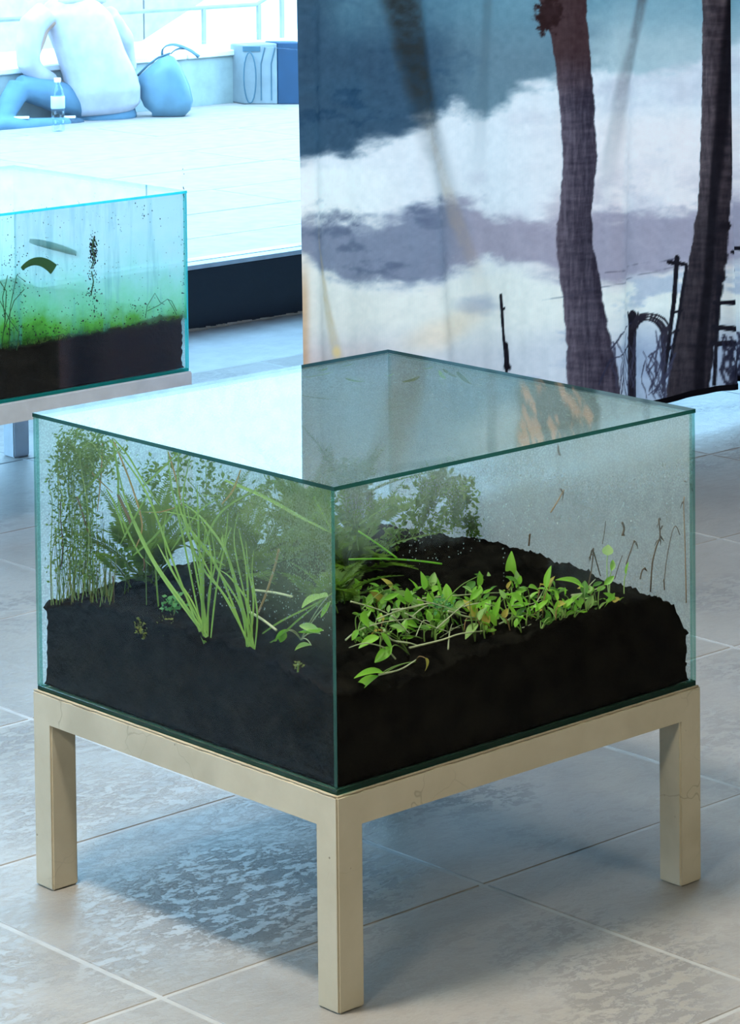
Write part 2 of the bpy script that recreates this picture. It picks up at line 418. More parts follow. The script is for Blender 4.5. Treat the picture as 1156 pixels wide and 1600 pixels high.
# case with a dark side and a hanging strap, against the ledge
M['case'] = principled('grey_case_fabric', (.24, .27, .28), .8)
M['case_dark'] = principled('dark_case_side', (.010, .045, .10), .6)
M['strap'] = principled('strap_web', (.06, .13, .17), .8)
ca, cb, cc = at(381, 163, 2, 0), at(434, 163, 2, 0), at(468, 166, 2, 0)
cs = empty('case', ca, 'upright grey case with one dark blue side against the ledge', 'case')
dirx = Vector((cb.x-ca.x, cb.y-ca.y, 0)); wd = dirx.length; dirx.normalize()
hc = .30
x = MB(); o0 = Vector((0, 0, 0)); bk = Vector((.02, .13, 0))
e1 = dirx*wd
x.add([o0, e1, e1+bk, bk, o0+Vector((0, 0, hc*.97)), e1+Vector((0, 0, hc)), e1+bk+Vector((0, 0, hc)), bk+Vector((0, 0, hc*.97))],
      [(0, 3, 2, 1), (4, 5, 6, 7), (0, 1, 5, 4), (2, 3, 7, 6), (1, 2, 6, 5), (3, 0, 4, 7)])
bevel(x.build('body', M['case'], cs), .006)
x = MB(); e2 = e1+dirx*.004; e3 = e2+dirx*(Vector((cc.x-cb.x, cc.y-cb.y, 0)).length)
x.add([e2, e3, e3+bk, e2+bk]+[q+Vector((0, 0, hc*1.01)) for q in (e2, e3, e3+bk, e2+bk)],
      [(0, 3, 2, 1), (4, 5, 6, 7), (0, 1, 5, 4), (2, 3, 7, 6), (1, 2, 6, 5), (3, 0, 4, 7)])
bevel(x.build('dark_panel', M['case_dark'], cs), .005)
x = MB(); lp = []
for k in range(20):
    a = 2*math.pi*k/20
    lp.append(Vector((dirx.x*(.030*math.cos(a)+.028), dirx.y*(.030*math.cos(a)+.028), .125+.125*math.sin(a)))+Vector((-.01, -.018, .008)))
x.tube(lp, .0035, 6, closed=True); x.build('strap', M['strap'], cs, True)
x = MB(); x.box((-.002, -.004, .26), (wd*.5, .0, .285)); q = x.build('clasp', M['strap'], cs); q.rotation_euler.z = math.atan2(dirx.y, dirx.x)
for k in (0.5, .8):
    x = MB(); x.tube([dirx*(wd*k)+Vector((0, -.004, .02)), dirx*(wd*k)+Vector((0, -.004, .2)), dirx*(wd*k+.02)+Vector((0, -.004, .28))], .003, 5); x.build('piping', M['strap'], cs)

# ------------------------------------------------------------------ the seated person outside
M['skin'] = principled('skin', (.45, .28, .20), .6)
M['jacket'] = principled('grey_hooded_jacket', (.46, .44, .49), .95, bmp=(20, .12, .006))
M['jeans'] = principled('blue_denim', (.095, .185, .26), .95, bmp=(40, .3, .006))
M['hair'] = principled('dark_hair', (.03, .03, .035), .7)
M['shoe'] = principled('dark_shoe', (.03, .06, .09), .7)
RIGHT, FWD, UP = Vector((.708, -.706, 0)), Vector((.706, .708, 0)), Vector((0, 0, 1))
PX = 1/332.0
PO = at(168, 186, 2, 0)
def pp(u, v, f=0.0):
    """point of the figure: u, v in photo pixels from the seat, f metres away from the viewer"""
    f += (u-168)*PX*.95
    return RIGHT*((u-168)*PX)+UP*((186-34*f-v)*PX)+FWD*f
def skin_mesh(name, verts, edges, radii, m, parent, root=0, sub=2):
    me = bpy.data.meshes.new(name); me.from_pydata(verts, edges, [])
    o = bpy.data.objects.new(name, me); C.objects.link(o)
    sk = o.modifiers.new('skin', 'SKIN'); sk.use_smooth_shade = True
    for i, d in enumerate(me.skin_vertices[0].data):
        r = radii[i]; d.radius = r if isinstance(r, tuple) else (r, r); d.use_root = (i == root)
    ss = o.modifiers.new('sub', 'SUBSURF'); ss.levels = sub; ss.render_levels = sub
    dg = bpy.context.evaluated_depsgraph_get(); dg.update()
    m2 = bpy.data.meshes.new_from_object(o.evaluated_get(dg)); m2.name = name
    bpy.data.objects.remove(o); bpy.data.meshes.remove(me)
    m2.materials.clear(); m2.materials.append(m)
    m2.polygons.foreach_set('use_smooth', [True]*len(m2.polygons))
    return m2
J = {}
def jt(k, u, v, f): J[k] = pp(u, v, f); return J[k]
jt('hip', 160, 160, .08); jt('waist', 156, 120, .06); jt('chest', 138, 62, .07); jt('upper', 124, 28, .09); jt('neck', 126, 0, .11)
jt('head', 122, -26, .14); jt('crown', 120, -58, .15)
jt('lsh', 80, 30, .09); jt('lel', 60, 100, .10); jt('lwr', 90, 127, .155); jt('lhd', 106, 136, .17)
jt('rsh', 164, 30, .13); jt('rel', 184, 98, .24); jt('rwr', 150, 130, .33); jt('rhd', 136, 138, .34)
jt('lh', 136, 166, .10); jt('lkn', 48, 137, .11); jt('lan', 24, 190, .06); jt('lto', 20, 193, .05)
jt('rh', 170, 166, .14); jt('rkn', 130, 142, .46); jt('ran', 76, 184, .35); jt('rto', 58, 189, .33)
names = ['hip', 'waist', 'chest', 'upper', 'neck', 'head', 'crown', 'lsh', 'lel', 'lwr', 'lhd', 'rsh', 'rel', 'rwr', 'rhd', 'lh', 'lkn', 'lan', 'lto', 'rh', 'rkn', 'ran', 'rto']
ix = {k: i for i, k in enumerate(names)}
ed = [(ix[a], ix[b]) for a, b in [('hip', 'waist'), ('waist', 'chest'), ('chest', 'upper'), ('upper', 'neck'), ('neck', 'head'), ('head', 'crown'), ('upper', 'lsh'), ('lsh', 'lel'), ('lel', 'lwr'), ('lwr', 'lhd'),
      ('upper', 'rsh'), ('rsh', 'rel'), ('rel', 'rwr'), ('rwr', 'rhd'), ('hip', 'lh'), ('lh', 'lkn'), ('lkn', 'lan'), ('lan', 'lto'), ('hip', 'rh'), ('rh', 'rkn'), ('rkn', 'ran'), ('ran', 'rto')]]
rad = {'hip': .08, 'waist': .08, 'chest': .09, 'upper': .065, 'neck': .045, 'head': .072, 'crown': .06, 'lsh': .05, 'lel': .036, 'lwr': .024, 'lhd': .022, 'rsh': .05, 'rel': .036, 'rwr': .024, 'rhd': .022,
       'lh': .055, 'lkn': .04, 'lan': .026, 'lto': .02, 'rh': .055, 'rkn': .04, 'ran': .026, 'rto': .02}
me = skin_mesh('person', [J[k] for k in names], ed, [rad[k] for k in names], M['skin'], None)
person = link('person', me); person.location = PO
tag(person, 'person in grey hooded jacket and blue jeans sitting cross-legged on the terrace, back turned', 'person')
def fingers(wr, hd, tag_):
    d = (J[hd]-J[wr]).normalized(); s = d.cross(UP).normalized(); mb = MB(); n = d.cross(s)
    for k, (o_, l) in enumerate(((-.024, .062), (-.008, .072), (.008, .068), (.022, .054))):
        b = J[hd]+s*o_; mb.tube([b, b+d*l*.45, b+d*l*.75+n*.012, b+d*l*.9+n*.03], [.008, .0078, .007, .005], 6)
    b = J[hd]-d*.02; mb.tube([b, b+s*.035+d*.015, b+s*.045+d*.04], [.010, .009, .006], 6)
    mb.build('fingers', M['skin'], person, True)
fingers('lwr', 'lhd', 'l'); fingers('rwr', 'rhd', 'r')
# face details
hd, nk = J['head'], J['neck']; fd = (FWD*.8-RIGHT*.6).normalized()
x = MB(); b = hd+UP*.02+fd*.068; x.tube([b+UP*.02, b+fd*.02-UP*.012, b-UP*.02], [.006, .011, .006], 6); x.build('nose', M['skin'], person, True)
sd = fd.cross(UP)
for s_ in (-1, 1):
    x = MB(); b = hd+UP*.045+fd*.064+sd*.03*s_; x.tube([b-sd*.01, b, b+sd*.01], [.003, .006, .003], 6); x.build('eye', M['hair'], person, True)
    x = MB(); b = hd+UP*.02+sd*.074*s_; x.tube([b-UP*.028, b+fd*-.006, b+UP*.028], [.006, .011, .006], 6); x.build('ear', M['skin'], person, True)
x = MB(); b = hd-UP*.03+fd*.066; x.tube([b-sd*.022, b, b+sd*.022], [.003, .005, .003], 6); x.build('mouth', M['hair'], person, True)
hv = [hd-fd*.012+UP*.03, hd-fd*.02+UP*.085, J['crown']-fd*.02+UP*.01]
h_ = skin_mesh('hair', hv, [(0, 1), (1, 2)], [.078, .088, .070], M['hair'], person); link('hair', h_, person)
def fused(name, mb, m, voxel=.011, smooth=6):
    """several overlapping tubes fused into one continuous skin"""
    me = mb.mesh(name, m); o = bpy.data.objects.new(name, me); C.objects.link(o)
    r = o.modifiers.new('remesh', 'REMESH'); r.mode = 'VOXEL'; r.voxel_size = voxel
    sm_ = o.modifiers.new('smooth', 'SMOOTH'); sm_.iterations = smooth; sm_.factor = .6
    dg = bpy.context.evaluated_depsgraph_get(); dg.update()
    m2 = bpy.data.meshes.new_from_object(o.evaluated_get(dg)); m2.name = name
    bpy.data.objects.remove(o); bpy.data.meshes.remove(me)
    m2.materials.clear(); m2.materials.append(m); m2.polygons.foreach_set('use_smooth', [True]*len(m2.polygons))
    return m2
def loft(mb, rings, n=20):
    """closed body of elliptical rings: (u, v, f, half width px, half depth m, tilt of the ring towards the right, px)"""
    vs = []; fs = []
    for (u, v, f, hw, hd_, tl) in rings:
        for k in range(n):
            a = 2*math.pi*k/n; cx_, sx_ = math.cos(a), math.sin(a)
            cx_ = math.copysign(abs(cx_)**.8, cx_); sx_ = math.copysign(abs(sx_)**.8, sx_)
            vs.append(pp(u, v+tl*cx_, f)+(RIGHT*.93-FWD*-.36)*(hw*PX*cx_)+(FWD*.93-RIGHT*.36)*(hd_*sx_))
    for i in range(len(rings)-1):
        for k in range(n):
            k2 = (k+1) % n; fs.append((i*n+k, i*n+k2, (i+1)*n+k2, (i+1)*n+k))
    fs.append(tuple(range(n-1, -1, -1))); fs.append(tuple((len(rings)-1)*n+k for k in range(n))); mb.add(vs, fs)
x = MB()
loft(x, [(158, 176, .07, 47, .11, -3), (162, 166, .06, 55, .13, -5), (160, 140, .05, 58, .15, -4), (154, 112, .05, 56, .15, -3), (143, 80, .06, 54, .145, 0), (131, 45, .08, 56, .135, 3), (122, 20, .09, 56, .115, 2), (118, 4, .10, 42, .09, 0), (117, -6, .11, 26, .07, 0)])
x.tube([pp(84, 20, .09), pp(66, 40, .09), pp(60, 70, .09), pp(59, 98, .10), pp(68, 115, .12), pp(88, 126, .15)], [.062, .066, .060, .055, .050, .036], 12)
x.tube([pp(160, 22, .13), pp(180, 60, .18), pp(184, 100, .24), pp(150, 126, .32)], [.062, .062, .055, .040], 12)
jk = fused('jacket', x, M['jacket'], .010, 4); link('jacket', jk, person)
x = MB(); hp = []
for k in range(16):
    a = 2*math.pi*k/16; hp.append(pp(132+27*math.cos(a), 0-3*math.cos(a), .09+.075*math.sin(a)))
x.tube(hp, [.024]*16, 8, closed=True); x.build('hood', M['jacket'], bpy.data.objects['jacket'], True)
x = MB()
loft(x, [(158, 190, .10, 46, .12, 0), (160, 182, .10, 50, .14, 0), (160, 168, .10, 46, .13, 0), (158, 154, .09, 40, .11, 0)])
x.tube([pp(140, 166, .10), pp(100, 152, .10), pp(60, 138, .11), pp(46, 136, .11)], [.080, .076, .066, .060], 12)
x.tube([pp(47, 134, .11), pp(36, 158, .09), pp(26, 186, .06), pp(22, 193, .05)], [.058, .056, .044, .040], 12)
x.tube([pp(18, 195, .0), pp(60, 196, -.02), pp(100, 194, -.02), pp(118, 193, -.02)], [.036, .040, .036, .030], 12)
x.tube([pp(170, 168, .14), pp(150, 150, .34), pp(130, 142, .46)], [.080, .075, .062], 12)
x.tube([pp(130, 142, .46), pp(100, 170, .40), pp(70, 188, .34)], [.060, .050, .042], 12)
jm = fused('jeans', x, M['jeans'], .010, 4); link('jeans', jm, person)
for pts in ([(112, 193, -.02), (126, 192, -.02), (138, 191, -.02)], [(70, 188, .34), (54, 190, .33), (40, 190, .32)]):
    sm = skin_mesh('shoe', [pp(*p_) for p_ in pts], [(0, 1), (1, 2)], [.032, .032, .022], M['shoe'], person); link('shoe', sm, person)
# things lying by the person
M['white_plastic'] = principled('white_plastic', (.8, .8, .8), .4)
for (u, v, l, lab) in ((57, 181, .055, 'white lighter-sized object lying by the jeans left of the bottle'), (121, 182, .035, 'small white object on the jeans right of the bottle')):
    p = PO+pp(u, 182.2, -.025)
    x = MB(); x.box((-l, -.009, -.006), (l*.55, .009, .006)); o = bevel(x.build('white_stick', M['white_plastic']), .003)
    o.location = p; o.rotation_euler.z = R(-45)+.1; tag(o, lab, 'stick')

# ------------------------------------------------------------------ shoulder bag
M['bag'] = principled('blue_grey_leather', (.105, .20, .26), .4, bmp=(25, .3, .006))
M['bag_strap'] = principled('bag_strap_leather', (.05, .115, .15), .45)
bg0 = at(262, 182, 2, 0)
bag = empty('shoulder_bag', bg0, 'slouching blue-grey shoulder bag leaning beside the seated person', 'bag')
def bp(u, v, f=0): return RIGHT*((u-262)*PX)+UP*((182-v)*PX)+FWD*f
outl_f = [(219, 150), (226, 166), (238, 176), (238, 181), (262, 182), (288, 182), (298, 172), (302, 158), (296, 132), (282, 102), (272, 88), (264, 84), (250, 90), (234, 104), (217, 118), (218, 134)]
cen = (260, 142)
x = MB(); vs = []; fs = []; n = len(outl_f)
for s_, f in ((1.0, 0.0), (.97, -.030), (.6, -.05)):
    vs += [bp(cen[0]+(a-cen[0])*s_, cen[1]+(b_-cen[1])*s_, f) for a, b_ in outl_f]
vs.append(bp(cen[0], cen[1], -.058))
for k in range(n):
    k2 = (k+1) % n
    fs += [(k, k2, n+k2, n+k), (n+k, n+k2, 2*n+k2, 2*n+k), (2*n+k, 2*n+k2, 3*n)]
b0 = len(vs)
for s_, f in ((.95, .05), (.6, .075)):
    vs += [bp(cen[0]+(a-cen[0])*s_, cen[1]+(b_-cen[1])*s_, f) for a, b_ in outl_f]
vs.append(bp(cen[0], cen[1], .08))
for k in range(n):
    k2 = (k+1) % n
    fs += [(k2, k, b0+k, b0+k2), (b0+k2, b0+k, b0+n+k, b0+n+k2), (b0+n+k2, b0+n+k, b0+2*n)]
x.add(vs, fs); o = x.build('body', M['bag'], bag, True)
x = MB(); x.tube([bp(216, 117, -.01), bp(232, 101, -.015), bp(250, 88, -.015), bp(268, 82, -.01)], .0055, 6); x.build('zip_flap', M['bag_strap'], bag, True)
x = MB(); x.ribbon(bez(bp(256, 86, -.01), bp(252, 70, 0), bp(272, 69, 0), 6)[:-1]+bez(bp(272, 69, 0), bp(292, 72, .01), bp(312, 89, .01), 7), .009, tuple(RIGHT*.4+FWD+UP*.5), .2)
o = x.build('shoulder_strap', M['bag_strap'], bag, True); m_ = o.modifiers.new('thick', 'SOLIDIFY'); m_.thickness = .004
x = MB(); x.ribbon(bez(bp(268, 84, .01), bp(277, 74, .02), bp(290, 76, .02), 8)+bez(bp(290, 76, .02), bp(302, 78, .02), bp(310, 90, .02), 5)[1:], .008, tuple(RIGHT*.4+FWD+UP*.5), .2)
o = x.build('shoulder_strap', M['bag_strap'], bag, True); m_ = o.modifiers.new('thick', 'SOLIDIFY'); m_.thickness = .004

# ------------------------------------------------------------------ water bottle
M['pet'] = glass_mat('clear_bottle_plastic', (.86, .95, .98)); M['label_pale'] = principled('pale_bottle_label', (.50, .60, .64), .5)
bo0 = at(91, 205, 2, 0)
bot = empty('water_bottle', bo0, 'clear plastic water bottle standing in front of the person', 'bottle')
def lathe(prof, n=20, m=0, mb=None):
    x = mb or MB(); vs = []; fs = []
    for r, z in prof: vs += [(r*math.cos(2*math.pi*k/n), r*math.sin(2*math.pi*k/n), z) for k in range(n)]
    for i in range(len(prof)-1):
        for k in range(n):
            k2 = (k+1) % n; fs.append((i*n+k, i*n+k2, (i+1)*n+k2, (i+1)*n+k))
    x.add(vs, fs, m); return x
lathe([(.0, .003), (.025, .0), (.030, .006), (.0305, .05), (.028, .055), (.0305, .06), (.0305, .09), (.028, .095), (.0305, .10), (.031, .165), (.026, .19), (.014, .212), (.0125, .225)]).build('body', M['pet'], bot, True)
lathe([(.0313, .105), (.0318, .106), (.0318, .16), (.0313, .161)]).build('label_band', M['label_pale'], bot.children[0], True)
lathe([(.0, .243), (.0145, .243), (.0155, .24), (.0155, .224), (.013, .222)]).build('cap', M['white_plastic'], bot, True)

# ------------------------------------------------------------------ the printed curtain
A_, B_ = np.array([1.571, 2.0]), np.array([3.25, 2.17])
CD = (B_-A_)/np.linalg.norm(B_-A_); CN = np.array([CD[1], -CD[0]])       # CN points to the viewer's side
HM = np.array([583.4547680849844, -12.605929201408616, 467.06615714623797, -44.010119136536545, -741.9620759857777, 834.3654277288181, 0.11952142276795438, -0.008658535976729057, 1.0]).reshape(3, 3)
def vnoise(x, y, seed):
    r = np.random.RandomState(seed); T = r.rand(256, 256)
    xi = np.floor(x).astype(int); yi = np.floor(y).astype(int); fx = x-xi; fy = y-yi
    fx = fx*fx*(3-2*fx); fy = fy*fy*(3-2*fy)
    a = T[xi % 256, yi % 256]; b = T[(xi+1) % 256, yi % 256]; c = T[xi % 256, (yi+1) % 256]; d = T[(xi+1) % 256, (yi+1) % 256]
    return (a*(1-fx)+b*fx)*(1-fy)+(c*(1-fx)+d*fx)*fy
def fbm(x, y, seed, oct_=5, gain=.5):
    s = np.zeros_like(x); a = 1; t = 0
    for k in range(oct_):
        s += a*vnoise(x*2**k+17.3*k, y*2**k+9.1*k, seed+k); t += a; a *= gain
    return s/t
def sm(a, b, x):
    t = np.clip((x-a)/(b-a), 0, 1); return t*t*(3-2*t)
def srgb(c): c = np.array(c)/255.; return np.where(c < .04045, c/12.92, ((c+.055)/1.055)**2.4)
def lerp(col, c, m): return col*(1-m[..., None])+np.array(c)*m[..., None]
def poly(u, pts):
    a = np.array(pts, float); return np.interp(u, a[:, 0], a[:, 1])
def print_colour(u, v):
    n1 = fbm(u/140, v/70, 1, 6, .55)-.5; n2 = fbm(u/55, v/26, 9, 6, .58)-.5; n3 = fbm(u/300, v/200, 21, 4)-.5; nf = fbm(u/9, v/9, 31, 4, .6)-.5
    ul = u+60*n2
    # upper blue sky
    blue_l, blue_m, blue_r = (58, 84, 108), (106, 134, 152), (172, 193, 204)
    c = np.ones(u.shape+(3,))*np.array(blue_l)/1.0
    c = lerp(c, blue_m, sm(640, 760, ul)); c = lerp(c, blue_r, sm(850, 960, ul))
    c = lerp(c, (104, 150, 172), sm(90, -10, v+50*n1)*sm(470, 560, u)*.7)
    c = lerp(c, (70, 100, 120), sm(60, -40, v+40*n2)*sm(720, 560, u)*.35)
    c = lerp(c, (60, 92, 118), np.clip(sm(.02, .2, n1)*.45, 0, 1)*sm(950, 800, u))
    c = lerp(c, (32, 62, 92), sm(.05, .22, n2+.5*n1)*.5*sm(760, 640, u)*sm(60, 120, v))
    c = lerp(c, (178, 192, 196), sm(-55, -110, v+30*n2)*sm(640, 780, u)*.8)
    # bank of pale cloud below
    edge = poly(u, [(455, 252), (520, 232), (560, 226), (620, 205), (660, 178), (700, 168), (760, 176), (800, 150), (850, 118), (930, 105), (1000, 118), (1080, 92), (1160, 70), (1300, 60)])
    cl = sm(-14, 26, v-edge+70*n2+30*n1)
    pale = np.ones(u.shape+(3,))*np.array((226, 232, 242)); pale = lerp(pale, (240, 228, 232), sm(760, 1000, u)*sm(140, 210, v)*.8)
    pale = lerp(pale, (238, 244, 248), sm(640, 540, ul)*sm(250, 275, v))
    pale = lerp(pale, (205, 205, 220), sm(0, .25, n1)*.7*sm(690, 760, u)); pale = lerp(pale, (196, 186, 200), sm(230, 330, v)*sm(780, 900, u)*sm(-.15, .2, n2)*.85)
    c = c*(1-cl[..., None])+pale*cl[..., None]
    # grey band
    lo = poly(u, [(455, 352), (560, 356), (640, 330), (700, 318), (800, 335), (860, 360), (960, 340), (1160, 330), (1300, 330)])
    hi = poly(u, [(455, 386), (500, 415), (560, 448), (640, 452), (700, 428), (760, 412), (860, 425), (960, 440), (1040, 420), (1160, 400), (1300, 400)])
    bm = sm(-22, 14, v-lo+80*n2)*sm(18, -14, v-hi+70*n2)
    gcol = np.ones(u.shape+(3,))*np.array((122, 132, 158)); gcol = lerp(gcol, (158, 152, 172), sm(660, 760, ul)); gcol = lerp(gcol, (92, 104, 132), sm(.0, .2, n2)*sm(720, 640, u))
    c = c*(1-(bm*.92)[..., None])+gcol*(bm*.92)[..., None]
    # cream below the band, then lavender haze
    low = sm(-10, 25, v-hi+40*n2)
    cr = np.ones(u.shape+(3,))*np.array((234, 236, 234)); cr = lerp(cr, (206, 210, 224), sm(480, 560, v+60*n1)*.9)
    cr = lerp(cr, (176, 184, 206), sm(.04, .2, n1+.6*n2)*sm(600, 680, u)*.8); cr = lerp(cr, (214, 198, 200), sm(515, 575, v+30*n2)*sm(640, 560, u)*.7)
    cr = lerp(cr, (150, 165, 192), sm(470, 560, v)*sm(930, 990, u)*.75)
    cr = lerp(cr, (150, 160, 188), sm(26, 4, np.hypot((u-745)/2.2, v-478+30*n2))*.6)
    cr = lerp(cr, (242, 218, 190), sm(38, 6, np.hypot((u-690)/2.4, (v-515)+ (u-690)*.4))*.5)
    c = c*(1-low[..., None])+cr*low[..., None]
    # brown smudged streaks: shade along the cloth folds painted into the colour
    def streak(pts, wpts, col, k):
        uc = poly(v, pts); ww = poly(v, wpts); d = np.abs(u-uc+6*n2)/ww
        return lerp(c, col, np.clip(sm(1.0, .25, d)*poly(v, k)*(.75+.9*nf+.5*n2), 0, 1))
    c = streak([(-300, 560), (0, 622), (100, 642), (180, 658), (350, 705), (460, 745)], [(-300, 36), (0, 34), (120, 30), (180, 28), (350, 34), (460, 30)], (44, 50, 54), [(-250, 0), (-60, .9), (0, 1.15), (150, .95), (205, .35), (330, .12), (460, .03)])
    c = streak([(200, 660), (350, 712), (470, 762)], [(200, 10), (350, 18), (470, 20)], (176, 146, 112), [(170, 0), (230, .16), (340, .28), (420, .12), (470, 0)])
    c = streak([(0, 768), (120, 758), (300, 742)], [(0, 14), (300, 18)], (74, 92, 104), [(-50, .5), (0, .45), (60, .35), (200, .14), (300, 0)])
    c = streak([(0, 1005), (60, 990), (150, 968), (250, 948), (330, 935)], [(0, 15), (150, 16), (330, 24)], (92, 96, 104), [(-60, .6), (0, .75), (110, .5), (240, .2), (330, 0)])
    c = streak([(380, 488), (450, 505), (560, 530)], [(380, 5), (470, 10), (560, 14)], (190, 168, 128), [(340, 0), (400, .5), (500, .55), (600, .2)])
    c = lerp(c, (240, 214, 150), .7*sm(14, 2, np.hypot((u-528)*1.3, v-550)+8*nf))
    c = lerp(c, (196, 152, 110), sm(10, 1, np.abs(u-463-.002*v))*sm(380, 470, v)*.6)
    # trunks
    def trunk(cen, hw, dark, light, grain):
        uc = poly(v, cen); w_ = poly(v, hw)*(1+.10*(fbm(v/16, v*0+3, 51, 4)-.5)); q = (u-uc+3*nf)/w_
        m = sm(1.04, .96, np.abs(q))
        bark = fbm(u/3.2, v/26, 61, 4, .6)-.5; ring = fbm(u/40, v/5, 71, 4, .6)-.5
        t = np.clip(.45+.30*(-q)+1.0*bark+.8*ring, 0, 1)
        return m, t
    def put(m, t, dark, light): 
        col = np.array(dark)*(1-t[..., None])+np.array(light)*t[..., None]; return c*(1-m[..., None])+col*m[..., None]
    m, t = trunk([(-300, 850), (0, 876), (60, 887), (150, 896), (250, 901), (330, 895), (380, 894), (450, 904), (540, 914), (620, 920), (760, 925)],
                 [(-300, 30), (0, 33), (60, 27), (150, 27), (330, 26), (450, 31), (540, 33), (600, 36), (760, 40)], None, None, 0)
    c = put(m, t, (50, 45, 58), (104, 94, 108))
    tp = sm(175, 60, v+40*n2); c = lerp(c, (66, 44, 44), m*tp*.75)
    rag = sm(1.0, .6, np.hypot((u-856)/20, (v-22)/34)+1.6*nf); c = lerp(c, (50, 34, 36), rag)
    # skirt of dead fronds above the frame
    sk = sm(-40, -70, v+30*n2)*sm(1.0, .8, np.abs(u-866+22*n2)/62)
    c = lerp(c, (72, 84, 84), sk*.9); c = lerp(c, (196, 150, 120), sk*sm(.06, .16, fbm((u+.4*v)/9, (v-.9*u)/50, 83, 4)-.5))
    m2, t2 = trunk([(-300, 1125), (0, 1113), (150, 1109), (300, 1104), (400, 1097), (500, 1087), (600, 1074), (760, 1060)],
                   [(-300, 20), (0, 21), (150, 19), (300, 18), (400, 21), (500, 25), (600, 27), (760, 30)], None, None, 0)
    c = put(m2, t2, (40, 35, 42), (98, 86, 92)); c = lerp(c, (26, 24, 30), m2*sm(230, 420, v)*.45)
    dk = sm(8, 3, np.abs(u-poly(v, [(0, 1120), (200, 1112), (330, 1104), (450, 1098), (560, 1090)])))*m2; c = lerp(c, (22, 20, 26), dk*.85)
    # poles, stump, brush
    def line(p, w0, col=(30, 28, 36), k=1.0):
        nonlocal c
        for (u0, v0), (u1, v1) in zip(p[:-1], p[1:]):
            dx, dy = u1-u0, v1-v0; L = dx*dx+dy*dy; t = np.clip(((u-u0)*dx+(v-v0)*dy)/L, 0, 1)
            d = np.hypot(u-u0-t*dx, v-v0-t*dy)+1.2*nf; c = lerp(c, col, sm(w0+.8, w0-.6, d)*k)
    line([(786, 462), (789, 510), (795, 582)], 2.6); line([(788, 485), (793, 482)], 1.5)
    c = lerp(c, (30, 26, 34), sm(10, 5, np.hypot((u-797)/1.0, (v-574)/.8)+10*nf)); line([(797, 568), (795, 540)], 4.5)
    line([(1060, 402), (1056, 470), (1047, 545), (1040, 600)], 3.0); line([(1048, 410), (1070, 413)], 3.2); line([(1058, 412), (1062, 404)], 1.6)
    line([(1072, 415), (1062, 500), (1050, 570)], 2.0); line([(1057, 488), (1066, 485)], 2); line([(1054, 520), (1062, 516)], 2); line([(1046, 548), (1056, 540)], 2.4)
    line([(1140, 386), (1138, 450), (1134, 530), (1126, 600)], 4.0); line([(1124, 391), (1160, 389)], 3.0); line([(1129, 393), (1132, 410), (1128, 420)], 2.0); line([(1132, 408), (1131, 418)], 3.5)
    line([(1108, 472), (1140, 468)], 3.5); line([(1107, 510), (1138, 511)], 4.0); line([(1106, 536), (1136, 532)], 4.5)
    line([(1112, 430), (1108, 600)], 2.2)
    line([(993, 494), (990, 550), (988, 640)], 8.5, (38, 34, 42))
    for k in range(9):
        line([(986+k*2, 505), (983+k*2.6, 488+((k*7) % 5)*2)], 1.6)
    for k in range(9):
        r_ = 17+k*1.9; pts = []
        for j in range(9):
            a = math.pi*(1-j/8.0); pts.append((1019+r_*math.cos(a)*.95+(k % 3), 513-r_*.72*math.sin(a)+(j/8.0)**3*(k*9 % 31)))
        line(pts, 1.3, (44, 40, 50))
    for k in range(8): line([(1040+k*1.2-(k % 3)*3, 512), (1043-(k % 4)*2, 560), (1038+k*.8, 590+(k*13 % 30))], 1.1, (50, 46, 58))
    rr = random.Random(8)
    for k in range(34):
        bx = rr.uniform(948, 1045); by = rr.uniform(600, 650); px_ = bx; py = by; pts = [(px_, py)]
        for j in range(5): px_ += rr.uniform(-9, 9); py -= rr.uniform(8, 22); pts.append((px_, py))
        line(pts, rr.uniform(.5, 1.1), (60, 60, 80), .85)
    for k in range(34):
        bx = rr.uniform(1112, 1175); px_ = bx; py = 620; pts = [(px_, py)]
        for j in range(5): px_ += rr.uniform(-10, 10); py -= rr.uniform(8, 28); pts.append((px_, py))
        line(pts, rr.uniform(.8, 1.6), (44, 44, 62), .9)
    line([(940, 425), (1056, 405)], .5, (60, 60, 80), .6); line([(850, 470), (1055, 418)], .5, (60, 60, 80), .4); line([(945, 545), (958, 520), (990, 505)], .8, (50, 50, 70)); line([(930, 600), (945, 560), (985, 540)], .8, (50, 50, 70))
    return srgb(np.clip(c+9*nf[..., None]*2, 0, 255))*np.array((1.22, .85, .66))
HEM_Z = .080
def curtain_depth(s, z):
    d = .012*np.sin(s*13+1.3+.8*np.sin(z*1.7))+.0035*np.sin(s*31+z*3.2+1.5*np.sin(s*5))+.0010*np.sin(s*83-z*2.3+2*np.sin(s*7+z))
    d += .035*np.exp(-((s-(1.475-.02*z))/.030)**2)-.030*np.exp(-((s-(1.53-.01*z))/.028)**2)
    d += .016*np.exp(-((s-(.36+.10*(1.1-z)))/.03)**2)+.018*np.exp(-((s-(1.13-.10*(1.1-z)))/.035)**2)
    d += .02*np.exp(-((s-.04)/.03)**2)
    return d
ss_ = np.concatenate([np.arange(0, 1.86, .0033), np.arange(1.87, 2.75, .02)])
zz_ = np.concatenate([np.arange(0, 1.10, .0033), np.arange(1.11, 1.55, .008), np.arange(1.57, 2.88, .04)])
S, Z0 = np.meshgrid(ss_, zz_)
hem = HEM_Z+.004*np.sin(S*9)-.0*S
Z = hem+Z0*(1-(hem-HEM_Z)/3)
D = curtain_depth(S, Z)
X = A_[0]+CD[0]*S+CN[0]*D; Y = A_[1]+CD[1]*S+CN[1]*D
hom = np.stack([S, Z, np.ones_like(S)], -1) @ HM.T
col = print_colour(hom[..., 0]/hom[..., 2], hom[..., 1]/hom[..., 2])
nr, nc = S.shape
